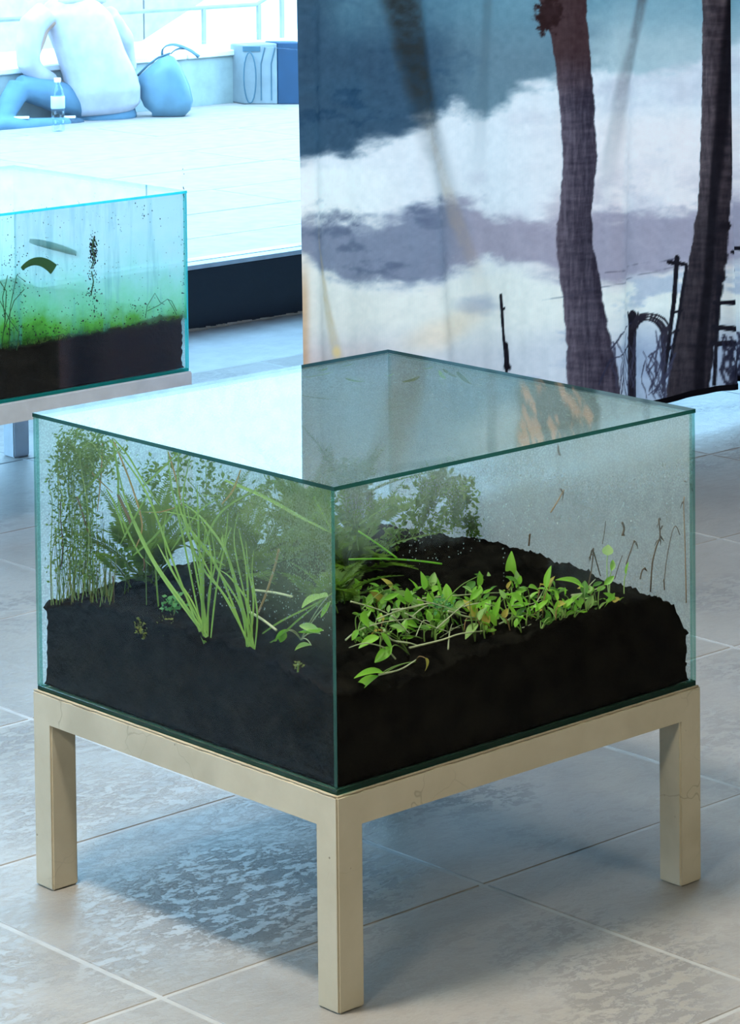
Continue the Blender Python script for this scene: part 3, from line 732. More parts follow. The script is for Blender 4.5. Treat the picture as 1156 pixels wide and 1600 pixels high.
co = np.stack([X, Y, Z], -1).reshape(-1, 3)
idx = np.arange(nr*nc).reshape(nr, nc)
q = np.stack([idx[:-1, :-1], idx[:-1, 1:], idx[1:, 1:], idx[1:, :-1]], -1).reshape(-1, 4)
me = bpy.data.meshes.new('curtain'); me.vertices.add(len(co)); me.vertices.foreach_set('co', co.ravel())
me.loops.add(q.size); me.loops.foreach_set('vertex_index', q.ravel()); me.polygons.add(len(q))
me.polygons.foreach_set('loop_start', np.arange(0, q.size, 4)); me.polygons.foreach_set('loop_total', np.full(len(q), 4))
me.update(); me.validate(); me.polygons.foreach_set('use_smooth', np.ones(len(q), bool))
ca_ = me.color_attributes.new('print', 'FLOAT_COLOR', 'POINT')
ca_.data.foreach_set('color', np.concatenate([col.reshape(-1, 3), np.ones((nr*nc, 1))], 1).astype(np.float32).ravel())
def cloth_mat(name, attr=None, flat=None, trans=.68):
    m, nt, out = mat(name)
    if attr: base = N(nt, 'ShaderNodeAttribute', {'attribute_name': attr}).outputs['Color']
    else:
        r_ = N(nt, 'ShaderNodeRGB'); r_.outputs[0].default_value = flat+(1,); base = r_.outputs[0]
    w1 = N(nt, 'ShaderNodeTexWave', {'bands_direction': 'Z'}, Vector=geo_pos(nt), Scale=130.0, Distortion=1.5, Detail=2.0).outputs['Fac']
    w2 = N(nt, 'ShaderNodeTexWave', {'bands_direction': 'X'}, Vector=geo_pos(nt), Scale=120.0, Distortion=1.5, Detail=2.0).outputs['Fac']
    wv = math_(nt, 'MULTIPLY_ADD', math_(nt, 'ADD', w1, w2), .07, .90)
    cc_ = mixc(nt, 1.0, base, wv, 'MULTIPLY')
    # printed on one side; blue reverse tint added to strengthen the tank's reflection
    bk = N(nt, 'ShaderNodeNewGeometry').outputs['Backfacing']
    rev = mixc(nt, math_(nt, 'MULTIPLY', bk, .85 if attr else 0.0), cc_, (.30, .58, .92))
    d = N(nt, 'ShaderNodeBsdfDiffuse', Color=rev); t = N(nt, 'ShaderNodeBsdfTranslucent', Color=cc_)
    mx = N(nt, 'ShaderNodeMixShader', i0=trans, i1=d.outputs[0], i2=t.outputs[0])
    nt.links.new(mx.outputs[0], out.inputs[0]); return m
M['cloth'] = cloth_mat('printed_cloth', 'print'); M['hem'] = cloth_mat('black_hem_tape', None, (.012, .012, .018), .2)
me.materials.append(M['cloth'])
curtain = link('curtain', me)
tag(curtain, 'sheer hanging curtain printed with palm trunks against a cloudy dusk sky', 'curtain')
x = MB(); sv = np.arange(0, 2.74, .012)
for off, side in ((-.0025, 0),):
    vs = []; fs = []
    for s_ in sv:
        hz = HEM_Z+.004*math.sin(s_*9)
        for dz, dd in ((-.004, -.0025), (.010, -.0025), (.010, .0025), (-.004, .0025)):
            d = float(curtain_depth(np.array([s_]), np.array([hz+dz]))[0])+dd
            vs.append((A_[0]+CD[0]*s_+CN[0]*d, A_[1]+CD[1]*s_+CN[1]*d, hz+dz))
    for k in range(len(sv)-1):
        for j in range(4): fs.append((k*4+j, k*4+(j+1) % 4, (k+1)*4+(j+1) % 4, (k+1)*4+j))
    x.add(vs, fs)
x.build('hem', M['hem'], curtain)
x = MB(); x.tube([(A_[0]-.1*CD[0], A_[1]-.1*CD[1], 2.965), (A_[0]+2.9*CD[0], A_[1]+2.9*CD[1], 2.965)], .014, 10)
tag(x.build('curtain_rail', M['alu']), 'metal rail at the ceiling carrying the printed curtain', 'rail')

# ------------------------------------------------------------------ tables
TW, TD, TH, LEG = .675, .678, .2837, .0437
def make_table(loc, label):
    t = empty('concrete_table', loc, label, 'table', None)
    def cast(name, a_, b_, keep):
        bmx = bmesh.new(); bmesh.ops.create_cube(bmx, size=1)
        bmesh.ops.scale(bmx, vec=[q-p for p, q in zip(a_, b_)], verts=bmx.verts)
        bmesh.ops.translate(bmx, vec=[(p+q)/2 for p, q in zip(a_, b_)], verts=bmx.verts)
        zj = a_[2] if keep == 'top' else b_[2]
        bmesh.ops.bevel(bmx, geom=[e for e in bmx.edges if not all(abs(v.co.z-zj) < 1e-6 for v in e.verts)], offset=.0026, segments=2, affect='EDGES', clamp_overlap=True)
        me = bpy.data.meshes.new(name); bmx.to_mesh(me); bmx.free(); me.materials.append(M['concrete']); return link(name, me, t)
    cast('top_frame', (0, 0, TH-LEG), (TD, TW, TH), 'top')
    for (a, b_) in ((0, 0), (TD-LEG, 0), (0, TW-LEG), (TD-LEG, TW-LEG)): cast('leg', (a, b_, 0), (a+LEG, b_+LEG, TH-LEG), 'leg')
    return t
def make_mortar(t):
    """thin uneven bead of cement left along the top edge of the frame, under the glass"""
    rng = random.Random(2)
    for side in (0, 1):
        x = MB(); n = 60; pts = []
        for k in range(n+1):
            s_ = .004+(TD-.008)*k/n
            pts.append((s_, .0026+rng.uniform(-.0006, .0006), TH-.0006) if side == 0 else (.0026+rng.uniform(-.0006, .0006), s_, TH-.0006))
        x.tube(pts, [rng.uniform(.0010, .0022) for _ in pts], 5); x.build('cement_bead', M['concrete_worn'], t, True)
table1 = make_table((0, 0, 0), 'cream concrete table with thick square legs carrying the nearer glass tank'); make_mortar(table1)
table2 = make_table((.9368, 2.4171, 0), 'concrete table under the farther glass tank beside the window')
M['concrete_hazed'] = principled('window_haze_concrete', (.60, .65, .70), .8, bmp=(60, .3, .002))  # same concrete lightened: window haze painted into the farther table's colour
for o in table2.children: o.data = o.data.copy(); o.data.materials[0] = M['concrete_hazed']

# ------------------------------------------------------------------ glass tanks
INS, GT, GH = .0052, .0055, .3996      # inset from the table edge, pane thickness, height of tank
def box_mask(nt, P, axis, a, b):
    sep = N(nt, 'ShaderNodeSeparateXYZ', Vector=P); s = sep.outputs[axis]
    return N(nt, 'ShaderNodeMapRange', {'interpolation_type': 'SMOOTHSTEP'}, Value=s, i1=a, i2=b).outputs[0]
def drops(nt, P, scale, lo, hi):
    vo = N(nt, 'ShaderNodeTexVoronoi', Vector=P, Scale=scale); return ramp(nt, vo.outputs['Distance'], [(lo, g(1)), (hi, g(0))])
def fog_generic(base, amp, axis_masks=(), seed=0, cap=.9, streak=0.0, low=None):
    def f(nt):
        P = geo_pos(nt, (1, 1, 1), (seed*3.1, seed*1.7, 0)); W = geo_pos(nt)
        n1 = noise(nt, P, 9, 5, .6)
        v = math_(nt, 'MULTIPLY_ADD', math_(nt, 'SUBTRACT', n1, .5), amp, base)
        if streak:
            n2 = noise(nt, geo_pos(nt, (1, 1, .06), (seed, 0, 0)), 60, 4, .6)
            v = math_(nt, 'MULTIPLY_ADD', math_(nt, 'SUBTRACT', n2, .5), streak, v)
        for ax, a, b, k in axis_masks:
            v = math_(nt, 'MULTIPLY_ADD', box_mask(nt, W, ax, a, b), k, v)
        fine = drops(nt, P, 330, .25, .6); v = math_(nt, 'MULTIPLY', v, math_(nt, 'MULTIPLY_ADD', fine, .3, .78))
        v = math_(nt, 'MINIMUM', math_(nt, 'MAXIMUM', v, 0.0), cap)
        return math_(nt, 'MULTIPLY', v, box_mask(nt, W, 2, low[0], low[1])) if low else v
    return f
def wet_bump(scale, strength):
    def f(nt):
        P = geo_pos(nt); h = drops(nt, P, scale, .15, .5); h2 = noise(nt, P, scale*.3, 4, .7)
        sel = ramp(nt, noise(nt, P, 6, 3), [(.40, g(.2)), (.6, g(1))])
        return bump(nt, math_(nt, 'MULTIPLY', math_(nt, 'ADD', h, h2), sel), strength, .002)
    return f
M['clear'] = glass_mat('tank_clear_glass', (.96, .985, .975)); M['clear_soft'] = glass_mat('tank_front_glass', (.98, .995, .985), f0=.004, fk=.4)
M['fog_right'] = glass_mat('tank_right_glass', (.97, .99, .98), fog_generic(-.10, .22, ((2, .52, .70, .50), (0, .25, .55, .26)), 1, .80, .26, (.41, .56)), (.72, .77, .80), None, None, .004, .4)
M['fog_left'] = glass_mat('tank_left_glass', (.97, .99, .975), fog_generic(-.14, .14, ((2, .44, .62, .36), (1, .42, .05, .28)), 2, .7, .12, (.42, .54)), (.44, .58, .42), None, None, .004, .4)
M['fog_back'] = glass_mat('tank_back_glass', (.95, .98, .97), fog_generic(.55, 1.3, ((2, .42, .70, .3),), 3, .95, .3), (.72, .80, .82), None)
M['fog_lid'] = glass_mat('tank_lid_glass', (.95, .985, .97), fog_generic(.62, .3, ((0, .40, .66, -.30), (1, .40, .66, -.22)), 4, .85), (.50, .63, .60), None)
M['edge_dark'] = glass_edge('green_glass_edge', (.003, .034, .026), (.008, .075, .058))
M['edge_pale'] = glass_edge('pale_glass_corner', (.08, .18, .155), (.25, .52, .44), (.42, .70, .62), .30)
M['edge_teal'] = glass_edge('teal_glass_edge', (.01, .30, .28), (.06, .80, .78))  # farther tank's edges: glow of the window backlight painted into a brighter teal
def make_tank(loc, label, mats, edge, vedge, lid, base_g, outer='clear_soft'):
    t = empty('glass_tank', (loc[0], loc[1], TH), label, 'tank')
    x0, y0, x1, y1 = INS, INS, TD-INS, TW-INS; zb, zt = .0072, GH-.0058
    E = [M[edge], M[vedge]]
    x = MB(); x.box((x0, y0, 0), (x1, y1, .0070), mats=[0, 0, 1, 1, 1, 1]); bevel(x.build('base_glass', [base_g, M[edge]], t), .0006, 1)
    x = MB(); x.box((x0-.0008, y0-.0008, zt+.0003), (x1+.0008, y1+.0008, GH), mats=[0, 2, 1, 1, 1, 1]); x.build('lid', [lid, M[edge], M['clear']], t)
    # right pane faces -y, left pane faces -x; then the two behind; mist and algae sit on the inner faces only
    x = MB(); x.box((x0, y0, zb), (x1, y0+GT, zt), mats=[1, 1, 2, 0, 1, 1]); x.build('glass_pane', [mats[0], M[vedge], M[outer]], t)
    x = MB(); x.box((x0, y0+GT+.0004, zb), (x0+GT, y1-GT-.0004, zt), mats=[1, 1, 1, 1, 0, 2]); x.build('glass_pane', [mats[1], M[vedge], M[outer]], t)
    x = MB(); x.box((x1-GT, y0+GT+.0004, zb), (x1, y1-GT-.0004, zt), mats=[1, 1, 1, 1, 2, 0]); x.build('glass_pane', [mats[2], M[vedge], M['clear']], t)
    x = MB(); x.box((x0, y1-GT, zb), (x1, y1, zt), mats=[1, 1, 0, 2, 1, 1]); x.build('glass_pane', [mats[3], M[vedge], M['clear']], t)
    return t
tank1 = make_tank((0, 0), 'nearer square glass tank with lid, planted and misted inside', [M['fog_right'], M['fog_left'], M['fog_back'], M['fog_back']], 'edge_dark', 'edge_pale', M['fog_lid'], M['clear'])

# ------------------------------------------------------------------ soil
def soil_block(name, loc, hfun, n, label, seed, m):
    """lump of earth: top follows hfun, sides rough against the glass"""
    x0, y0, x1, y1 = INS+GT+.0015, INS+GT+.0015, TD-INS-GT-.0015, TW-INS-GT-.0015
    gx = np.linspace(x0, x1, n); gy = np.linspace(y0, y1, n); GX, GY = np.meshgrid(gx, gy, indexing='ij')
    Hh = hfun(GX, GY)
    rough = (fbm(GX*60, GY*60, seed, 4, .6)-.5)*.020+(fbm(GX*190, GY*190, seed+9, 3, .6)-.5)*.011
    top = Hh+rough
    vs = [(GX[i, j], GY[i, j], top[i, j]) for i in range(n) for j in range(n)]
    fs = [(i*n+j, (i+1)*n+j, (i+1)*n+j+1, i*n+j+1) for i in range(n-1) for j in range(n-1)]
    ring = [(i, 0) for i in range(n)]+[(n-1, j) for j in range(1, n)]+[(i, n-1) for i in range(n-2, -1, -1)]+[(0, j) for j in range(n-2, 0, -1)]
    k = 22; base = len(vs); zb = .0082
    rs = np.random.RandomState(seed)
    for lv in range(1, k+1):
        for (i, j) in ring:
            zt = top[i, j]; z = zt+(zb-zt)*lv/k; xx, yy = GX[i, j], GY[i, j]
            jn = (fbm(np.array([xx*150+yy*97.0]), np.array([z*150+yy*110.0]), seed+5, 3)[0])*.007
            inw = jn if lv < k else 0
            xx += inw if i == 0 else (-inw*1.3 if i == n-1 else 0); yy += inw*.5 if j == 0 else (-inw if j == n-1 else 0)
            vs.append((xx, yy, z))
    m_ = len(ring)
    for lv in range(k):
        for a in range(m_):
            a2 = (a+1) % m_
            if lv == 0: p, q_ = ring[a][0]*n+ring[a][1], ring[a2][0]*n+ring[a2][1]
            else: p, q_ = base+(lv-1)*m_+a, base+(lv-1)*m_+a2
            fs.append((p, base+lv*m_+a, base+lv*m_+a2, q_))
    fs.append(tuple(base+(k-1)*m_+a for a in range(m_-1, -1, -1)))
    x = MB(); x.add(vs, fs); o = x.build(name, m, None, True); o.location = (loc[0], loc[1], TH)
    return tag(o, label, 'soil')
def h1(x, y):
    fr = np.interp(x, [0, .09, .2, .38, .5, .60, .635, .66, .678], [.116, .112, .124, .135, .146, .140, .118, .080, .055])
    lf = np.interp(y, [0, .069, .2, .456, .60, .675], [.134, .138, .150, .148, .135, .118])
    wt = np.clip((y-x)/.25+.5, 0, 1); h = fr*(1-wt)+lf*wt
    inner = np.clip(np.minimum(x, y)/.18, 0, 1)*np.clip((.66-x)/.12, 0, 1)
    return h+inner*(.036*np.exp(-(((x-.45)/.17)**2+((y-.27)/.16)**2))+.012)
def soil_z(x, y): return TH+float(h1(np.array([x]), np.array([y]))[0])
soil_block('soil_bed', (0, 0), h1, 130, 'black crumbly soil bed filling the bottom of the nearer tank', 3, M['soil'])

# ------------------------------------------------------------------ farther tank: algae on the glass, soil, contents
R2 = (.9368, 2.4171)
YP = R2[1]+INS+GT
def algae(nt):
    W = geo_pos(nt); sep = N(nt, 'ShaderNodeSeparateXYZ', Vector=W); z = sep.outputs[2]; xx = sep.outputs[0]
    nb = noise(nt, W, 11, 5, .65); ns = noise(nt, geo_pos(nt, (1, 1, .12)), 30, 4, .6)
    zz = math_(nt, 'ADD', z, math_(nt, 'MULTIPLY', math_(nt, 'SUBTRACT', nb, .5), .16))
    zz = math_(nt, 'ADD', zz, math_(nt, 'MULTIPLY', math_(nt, 'SUBTRACT', xx, 1.35), .10))
    c = ramp(nt, N(nt, 'ShaderNodeMapRange', Value=zz, i1=.38, i2=.68).outputs[0],
             [(.0, (.03, .12, .01)), (.12, (.16, .50, .06)), (.28, (.34, .84, .44)), (.52, (.55, .94, .78)), (.85, (.88, .98, .95))])
    c = mixc(nt, ramp(nt, ns, [(.52, g(0)), (.68, g(.5))]), c, (.12, .42, .45))
    spk = ramp(nt, noise(nt, W, 150, 3, .7), [(.655, g(0)), (.69, g(1))])
    spk = math_(nt, 'MULTIPLY', spk, ramp(nt, noise(nt, W, 14, 3, .6), [(.48, g(0)), (.60, g(1))]))
    c = mixc(nt, math_(nt, 'MULTIPLY', spk, .9), c, (.01, .03, .02))
    edge = math_(nt, 'ADD', z, math_(nt, 'MULTIPLY', math_(nt, 'SUBTRACT', noise(nt, W, 60, 4, .7), .5), .03))
    k = N(nt, 'ShaderNodeMapRange', {'interpolation_type': 'SMOOTHSTEP'}, Value=edge, i1=.392, i2=.412).outputs[0]
    return math_(nt, 'MULTIPLY', k, math_(nt, 'MULTIPLY_ADD', box_mask(nt, W, 2, .68, .46), .50, .36)), c
M['algae_glass'] = glass_mat('tank_algae_glass', (.93, .985, .97), None, stain=algae, f0=.012)
M['mist_glass'] = glass_mat('tank_mist_glass', (.95, .985, .98), fog_generic(.75, .3, (), 8, .95), (.80, .90, .88))
M['lid2'] = glass_mat('tank_far_lid_glass', (.96, .99, .985), fog_generic(.55, .2, (), 9, .8), (.80, .90, .90))
tank2 = make_tank(R2, 'farther glass tank with algae-stained green glass, beside the window', [M['algae_glass'], M['mist_glass'], M['mist_glass'], M['mist_glass']], 'edge_teal', 'edge_teal', M['lid2'], M['clear'], 'clear')
def h2(x, y): return np.interp(x, [0, .15, .3, .45, .6, .68], [.112, .113, .108, .118, .128, .130])+.006*np.sin(y*20)
soil_block('soil_bed', R2, h2, 70, 'dark soil bed in the farther tank below green algae', 7, M['soil'])
YF = R2[1]+INS+GT+.004; YG = R2[1]+INS+GT-.0014
x = MB(); rng = random.Random(21)
def fleck(p, s, mb):
    a = rng.uniform(0, 6.28); vs = []
    n = 5
    for k in range(n):
        t = a+2*math.pi*k/n; r_ = s*rng.uniform(.4, 1.2); vs.append((p.x+r_*math.cos(t), p.y, p.z+r_*math.sin(t)*1.3))
    for k in range(n): vs.append((vs[k][0], vs[k][1]+.0008, vs[k][2]))
    mb.add(vs, [tuple(range(n)), tuple(range(2*n-1, n-1, -1))]+[(k, n+k, n+(k+1) % n, (k+1) % n) for k in range(n)])
for (u, v, su, sv, n, s) in ((146, 392, 3.5, 11, 110, .0019), (144, 425, 4, 12, 40, .0013), (145, 460, 8, 18, 50, .0013), (25, 420, 20, 22, 70, .0011), (30, 480, 16, 30, 70, .0011),
                             (225, 330, 9, 12, 12, .0013), (100, 345, 90, 16, 60, .0009), (60, 518, 50, 10, 110, .0015), (180, 500, 60, 18, 120, .0011), (288, 400, 1.5, 60, 70, .0010), (215, 480, 10, 4, 12, .0014), (180, 440, 90, 60, 120, .0008)):
    for k in range(n):
        uu, vv = rng.gauss(u, su), rng.gauss(v, sv)
        if 2 < uu < 288 and vv < 531-uu*.12: fleck(at(uu, vv, 1, YG), s*rng.uniform(.5, 1.5), x)
o = tag(x.build('algae_flecks', M['speck'], tank2), None, None, None, 'stuff'); o.location = -Vector(tank2.location)
def far_obj(name, mb, m, label, cat, at_, sub=None):
    o = mb.build(name, m, None, True); return tag(o, label, cat)
# curled leaf sheath and long limp leaf against the glass
M['sheath'] = leafy('thick_green_sheath', (.02, .09, .03), (.06, .20, .06), .15, .5); M['limp'] = leafy('limp_teal_leaf', (.06, .26, .26), (.12, .40, .38), .35, .6)
M['inner'] = principled('dark_leaf_inside', (.02, .07, .05), .6)
cb0 = at(62, 415, 1, YG-.0012)
p = [q_-cb0 for q_ in bez(at(34, 420, 1, YG-.0012), at(58, 396, 1, YG-.0012), at(84, 421, 1, YG-.0012), 12)]
x = MB(); x.tube(p, [.0045+.0078*(k/12)**.8 for k in range(13)], 14); x.f.pop(); x.m.pop()
curl = x.build('curled_leaf', M['sheath'], None, True); tag(curl, 'green leaf curled into an open tube, inside the farther tank', 'leaf')
curl.location = cb0; curl.scale = (1, .16, 1)
x = MB(); x.ribbon(bez(at(46, 376, 1, YF+.012), at(85, 384, 1, YF+.006), at(119, 396, 1, YF+.004), 10), [.004, .006, .007, .0075, .0078, .0078, .0075, .0072, .007, .006, .004], (.1, 0, 1), .3)
o = x.build('limp_leaf', M['limp'], None, True); tag(o, 'long limp teal leaf above the curled leaf in the farther tank', 'leaf'); m_ = o.modifiers.new('thick', 'SOLIDIFY'); m_.thickness = .0008
def wire(name, paths, r, m, label, cat, yv, smooth=True):
    x = MB(); p0 = at(paths[0][0][0], paths[0][0][1], 1, yv)
    r0 = empty(name, p0, label, cat)
    for p in paths:
        x = MB(); x.tube([at(u, v, 1, yv+.0005*math.sin(k*2.1))-p0 for k, (u, v) in enumerate(p)], r, 5); x.build('stem', m, r0, True)
    return r0
wire('root_tangle', [[(2, 545), (8, 500), (4, 465), (12, 430)], [(5, 520), (22, 470), (38, 452)], [(0, 470), (15, 500), (30, 520), (26, 548)], [(14, 540), (16, 480), (26, 430), (40, 440)], [(0, 440), (10, 455), (8, 500)]],
     .0009, M['sheath'], 'tangle of dark rootlets at the left end of the farther tank', 'roots', YG)
wire('wispy_stem', [[(227, 497), (230, 478), (242, 458), (250, 472), (257, 476)], [(230, 486), (248, 477), (262, 467), (270, 480), (276, 492)], [(262, 468), (268, 470), (276, 486)]],
     .0007, M['sheath'], 'bent wispy stems over the soil near the right end of the farther tank', 'plant', YG)
wire('hanging_moss', [[(146, 372), (144, 390), (148, 404), (143, 418)], [(149, 376), (152, 384)], [(143, 424), (146, 440), (142, 462)]], .0014, M['sheath'], 'dark moss streak hanging on the glass of the farther tank', 'moss', YG)
x = MB(); rng = random.Random(31)
for k in range(900):
    u = rng.uniform(2, 288); v = 541-u*.165+rng.gauss(0, 5)+(6 if u < 100 else 0); p = at(u, v, 1, YF+rng.uniform(.001, .02))
    x.ribbon([p, p+Vector((rng.uniform(-.004, .004), 0, rng.uniform(.003, .010)))], [.0011, .0003], (1, .2, 0), .2)
tag(x.build('moss_fringe', M['moss'], None), 'yellow-green moss fringe along the soil line of the farther tank', 'moss', None, 'stuff')

# ------------------------------------------------------------------ plants of the nearer tank
def leaf_mesh(name, m, aspect, curl, fold, notch=0.0, n=7):
    """leaf of unit length along +x: pointed oval with midrib crease, real blade curvature"""
    vs = []; fs = []
    for k in range(n+1):
        t = k/n; wv = aspect*.5*(math.sin(math.pi*min(1, t**.8*.97+.015))**.8); z = -curl*t*t
        xx = t*math.cos(curl*t*.5)
        vs += [(xx, -wv, z+fold*wv), (xx, -wv*.5, z+fold*wv*.35), (xx, 0, z-.004), (xx, wv*.5, z+fold*wv*.35), (xx, wv, z+fold*wv)]
    for k in range(n):
        for j in range(4): fs.append((k*5+j, (k+1)*5+j, (k+1)*5+j+1, k*5+j+1))
    x = MB(); x.add(vs, fs); return x.mesh(name, m, True)
LV = {'g': [leaf_mesh('leaf', M['leaf'], a, c, f) for a, c, f in ((.40, .25, .5), (.46, .1, .35), (.36, .45, .6), (.5, -.2, .5))],
      'p': [leaf_mesh('leaf', M['leaf_pale'], .7, .2, .4)], 'y': [leaf_mesh('leaf', M['leaf_yellow'], .38, .5, .6)], 'd': [leaf_mesh('leaf', M['leaf_dark'], a, c, f) for a, c, f in ((.42, .3, .5), (.5, .1, .4))], 'n': [leaf_mesh('leaf', M['leaf'], .24, .2, .5)]}
def place_leaf(base, tip, wid, kind, parent, rs, facing=None):
    b, t = Vector(base), Vector(tip); ax = t-b; L = ax.length; ax.normalize()
    vd = (Vector(CAM_P)-b).normalized()
    nrm = (facing or (vd*.55+Vector((rs.uniform(-.5, .5), rs.uniform(-.5, .5), .75)))); nrm = nrm-ax*nrm.dot(ax); nrm.normalize()
    yv = nrm.cross(ax)
    me = rs.choice(LV[kind]); o = link('leaf', me, parent)
    a0 = max(v.co.y for v in me.vertices)*2
    mt = Matrix((ax*L, yv*(wid/a0), nrm*L)).transposed().to_4x4(); mt.translation = b-Vector(parent.location)
    o.matrix_basis = mt
    return o
def soil_pt(u, v):
    p = at(u, v, 2, .43)
    for _ in range(6): p = at(u, v, 2, soil_z(min(max(p.x, .012), .66), min(max(p.y, .012), .66)))
    p.x = min(max(p.x, .016), .655); p.y = min(max(p.y, .0165), .655); return p
rs = random.Random(77)
def leaf_plant(root_uv, leaves, label, dep=None, group=None):
    """small spoon-leaved plant: leaves = [(base u, v, tip u, v, width px, kind)]"""
    b = soil_pt(*root_uv); b.z = soil_z(b.x, b.y)-.002
    yv = max(.0175, b.y if dep is None else dep)
    t = empty('spoon_leaf_plant', b, label, 'plant', group)
    for (u0, v0, u1, v1, wpx, kind) in leaves:
        p = at(u0, v0, 1, yv+rs.uniform(0, .006)); q_ = at(u1, v1, 1, yv+rs.uniform(.0, .010))
        place_leaf(p, q_, wpx/980, kind, t, rs)
        st = bez((0, 0, 0), (p-b)*.5+Vector((rs.uniform(-.006, .006), rs.uniform(0, .006), .35*max(0, (p-b).z)+.004)), p-b, 7)
        x = MB(); x.tube(st, [.0010, .0009, .0009, .0008, .0008, .0007, .0007, .0006], 5); x.build('stem', M['stem'] if kind != 'y' else M['dry_tan'], t, True)
    return t
leaf_plant((650, 1032), [(591, 1056, 547, 1080, 18, 'g'), (600, 1052, 559, 1046, 13, 'g'), (664, 1028, 673, 1047, 9, 'y')], 'plant with the large holed leaf against the glass near the front corner', .020)
leaf_plant((640, 1022), [(612, 1012, 585, 1034, 15, 'g'), (592, 995, 561, 1006, 14, 'g'), (595, 990, 606, 1015, 13, 'g')], 'plant with three broad leaves just above the holed leaf', .030)
leaf_plant((575, 1000), [(570, 954, 571, 984, 14, 'g'), (560, 984, 549, 1000, 9, 'g')], 'yellowish leaf hanging by the front corner of the nearer tank', .05)
leaf_plant((640, 985), [(642, 942, 634, 921, 12, 'g'), (634, 943, 612, 932, 11, 'g'), (600, 938, 622, 930, 8, 'g')], 'upright oval leaves left of the tallest pair in the green carpet', None)
leaf_plant((676, 990), [(677, 948, 669, 928, 13, 'g'), (672, 962, 668, 950, 8, 'g')], 'single rounded leaf on a straight stalk in the middle of the carpet', None)
leaf_plant((700, 985), [(700, 941, 697, 912, 14, 'g'), (690, 935, 676, 905, 10, 'g'), (663, 921, 663, 897, 10, 'g')], 'tall notched leaf group behind the rounded leaf', None)
leaf_plant((742, 1000), [(747, 975, 725, 995, 15, 'p'), (734, 938, 751, 922, 9, 'g'), (744, 950, 764, 944, 8, 'g')], 'pale drooping leaf and narrow leaf right of the carpet centre', None)
leaf_plant((772, 990), [(771, 968, 781, 932, 8, 'n'), (765, 975, 752, 958, 8, 'g')], 'narrow upright leaf standing right of the pale drooping leaf', None)
leaf_plant((905, 958), [(911, 921, 886, 891, 15, 'g'), (910, 935, 906, 946, 8, 'g')], 'large bright folded leaf standing above the soil at right centre', None)
leaf_plant((935, 948), [(963, 943, 993, 934, 10, 'g'), (944, 914, 958, 902, 9, 'g')], 'low leaf reaching right over bare soil on a long stalk', None)
leaf_plant((848, 965), [(854, 920, 857, 883, 10, 'g'), (858, 920, 862, 896, 7, 'y'), (827, 962, 845, 966, 6, 'n')], 'tall leaf with a yellowing neighbour at right centre', None)
leaf_plant((800, 955), [(801, 924, 829, 917, 10, 'g'), (800, 905, 796, 868, 16, 'g'), (822, 915, 832, 898, 9, 'g')], 'wide blurred leaf and curved leaf at the back of the carpet', .16)
leaf_plant((952, 940), [(949, 868, 950, 851, 16, 'p'), (955, 892, 960, 872, 8, 'g')], 'pale round leaf raised on a thin stalk over the right part', .09)
leaf_plant((975, 930), [(978, 898, 979, 878, 6, 'n')], 'small dark-tipped narrow leaf right of the pale round leaf', .06)
leaf_plant((880, 975), [(868, 960, 872, 938, 9, 'g'), (880, 950, 894, 938, 9, 'g'), (884, 962, 900, 958, 8, 'g'), (870, 972, 866, 990, 8, 'p')], 'bushy little plant left of the low reaching leaf', None)
fill = [(u, v) for v in (1010, 998, 986, 974, 962, 950, 940) for u in range(560, 960, 26)]
rs = random.Random(9); made = 0
for (u, v) in fill:
    u += rs.uniform(-12, 12); v += rs.uniform(-6, 6)
    if v > 1075-(u-520)*.26 or v > 1000 and u > 700: continue
    if u > 900 and v < 945: continue
    n = rs.choice((2, 3, 3, 4)); lv = []
    for k in range(n):
        a = rs.uniform(0, 6.28); r_ = rs.uniform(5, 16); hgt = rs.uniform(6, 30); bu, bv = u+r_*math.cos(a), v-hgt
        a2 = rs.uniform(-2.9, .6); l = rs.uniform(11, 25)
        lv.append((bu, bv, bu+l*math.cos(a2), bv+l*math.sin(a2), l*rs.uniform(.36, .55), rs.choice('gggggdddppny')))
    leaf_plant((u, v), lv, 'small spoon-leaved plant in the dense green carpet of the nearer tank', None, 'spoon-leaved plants of the carpet'); made += 1

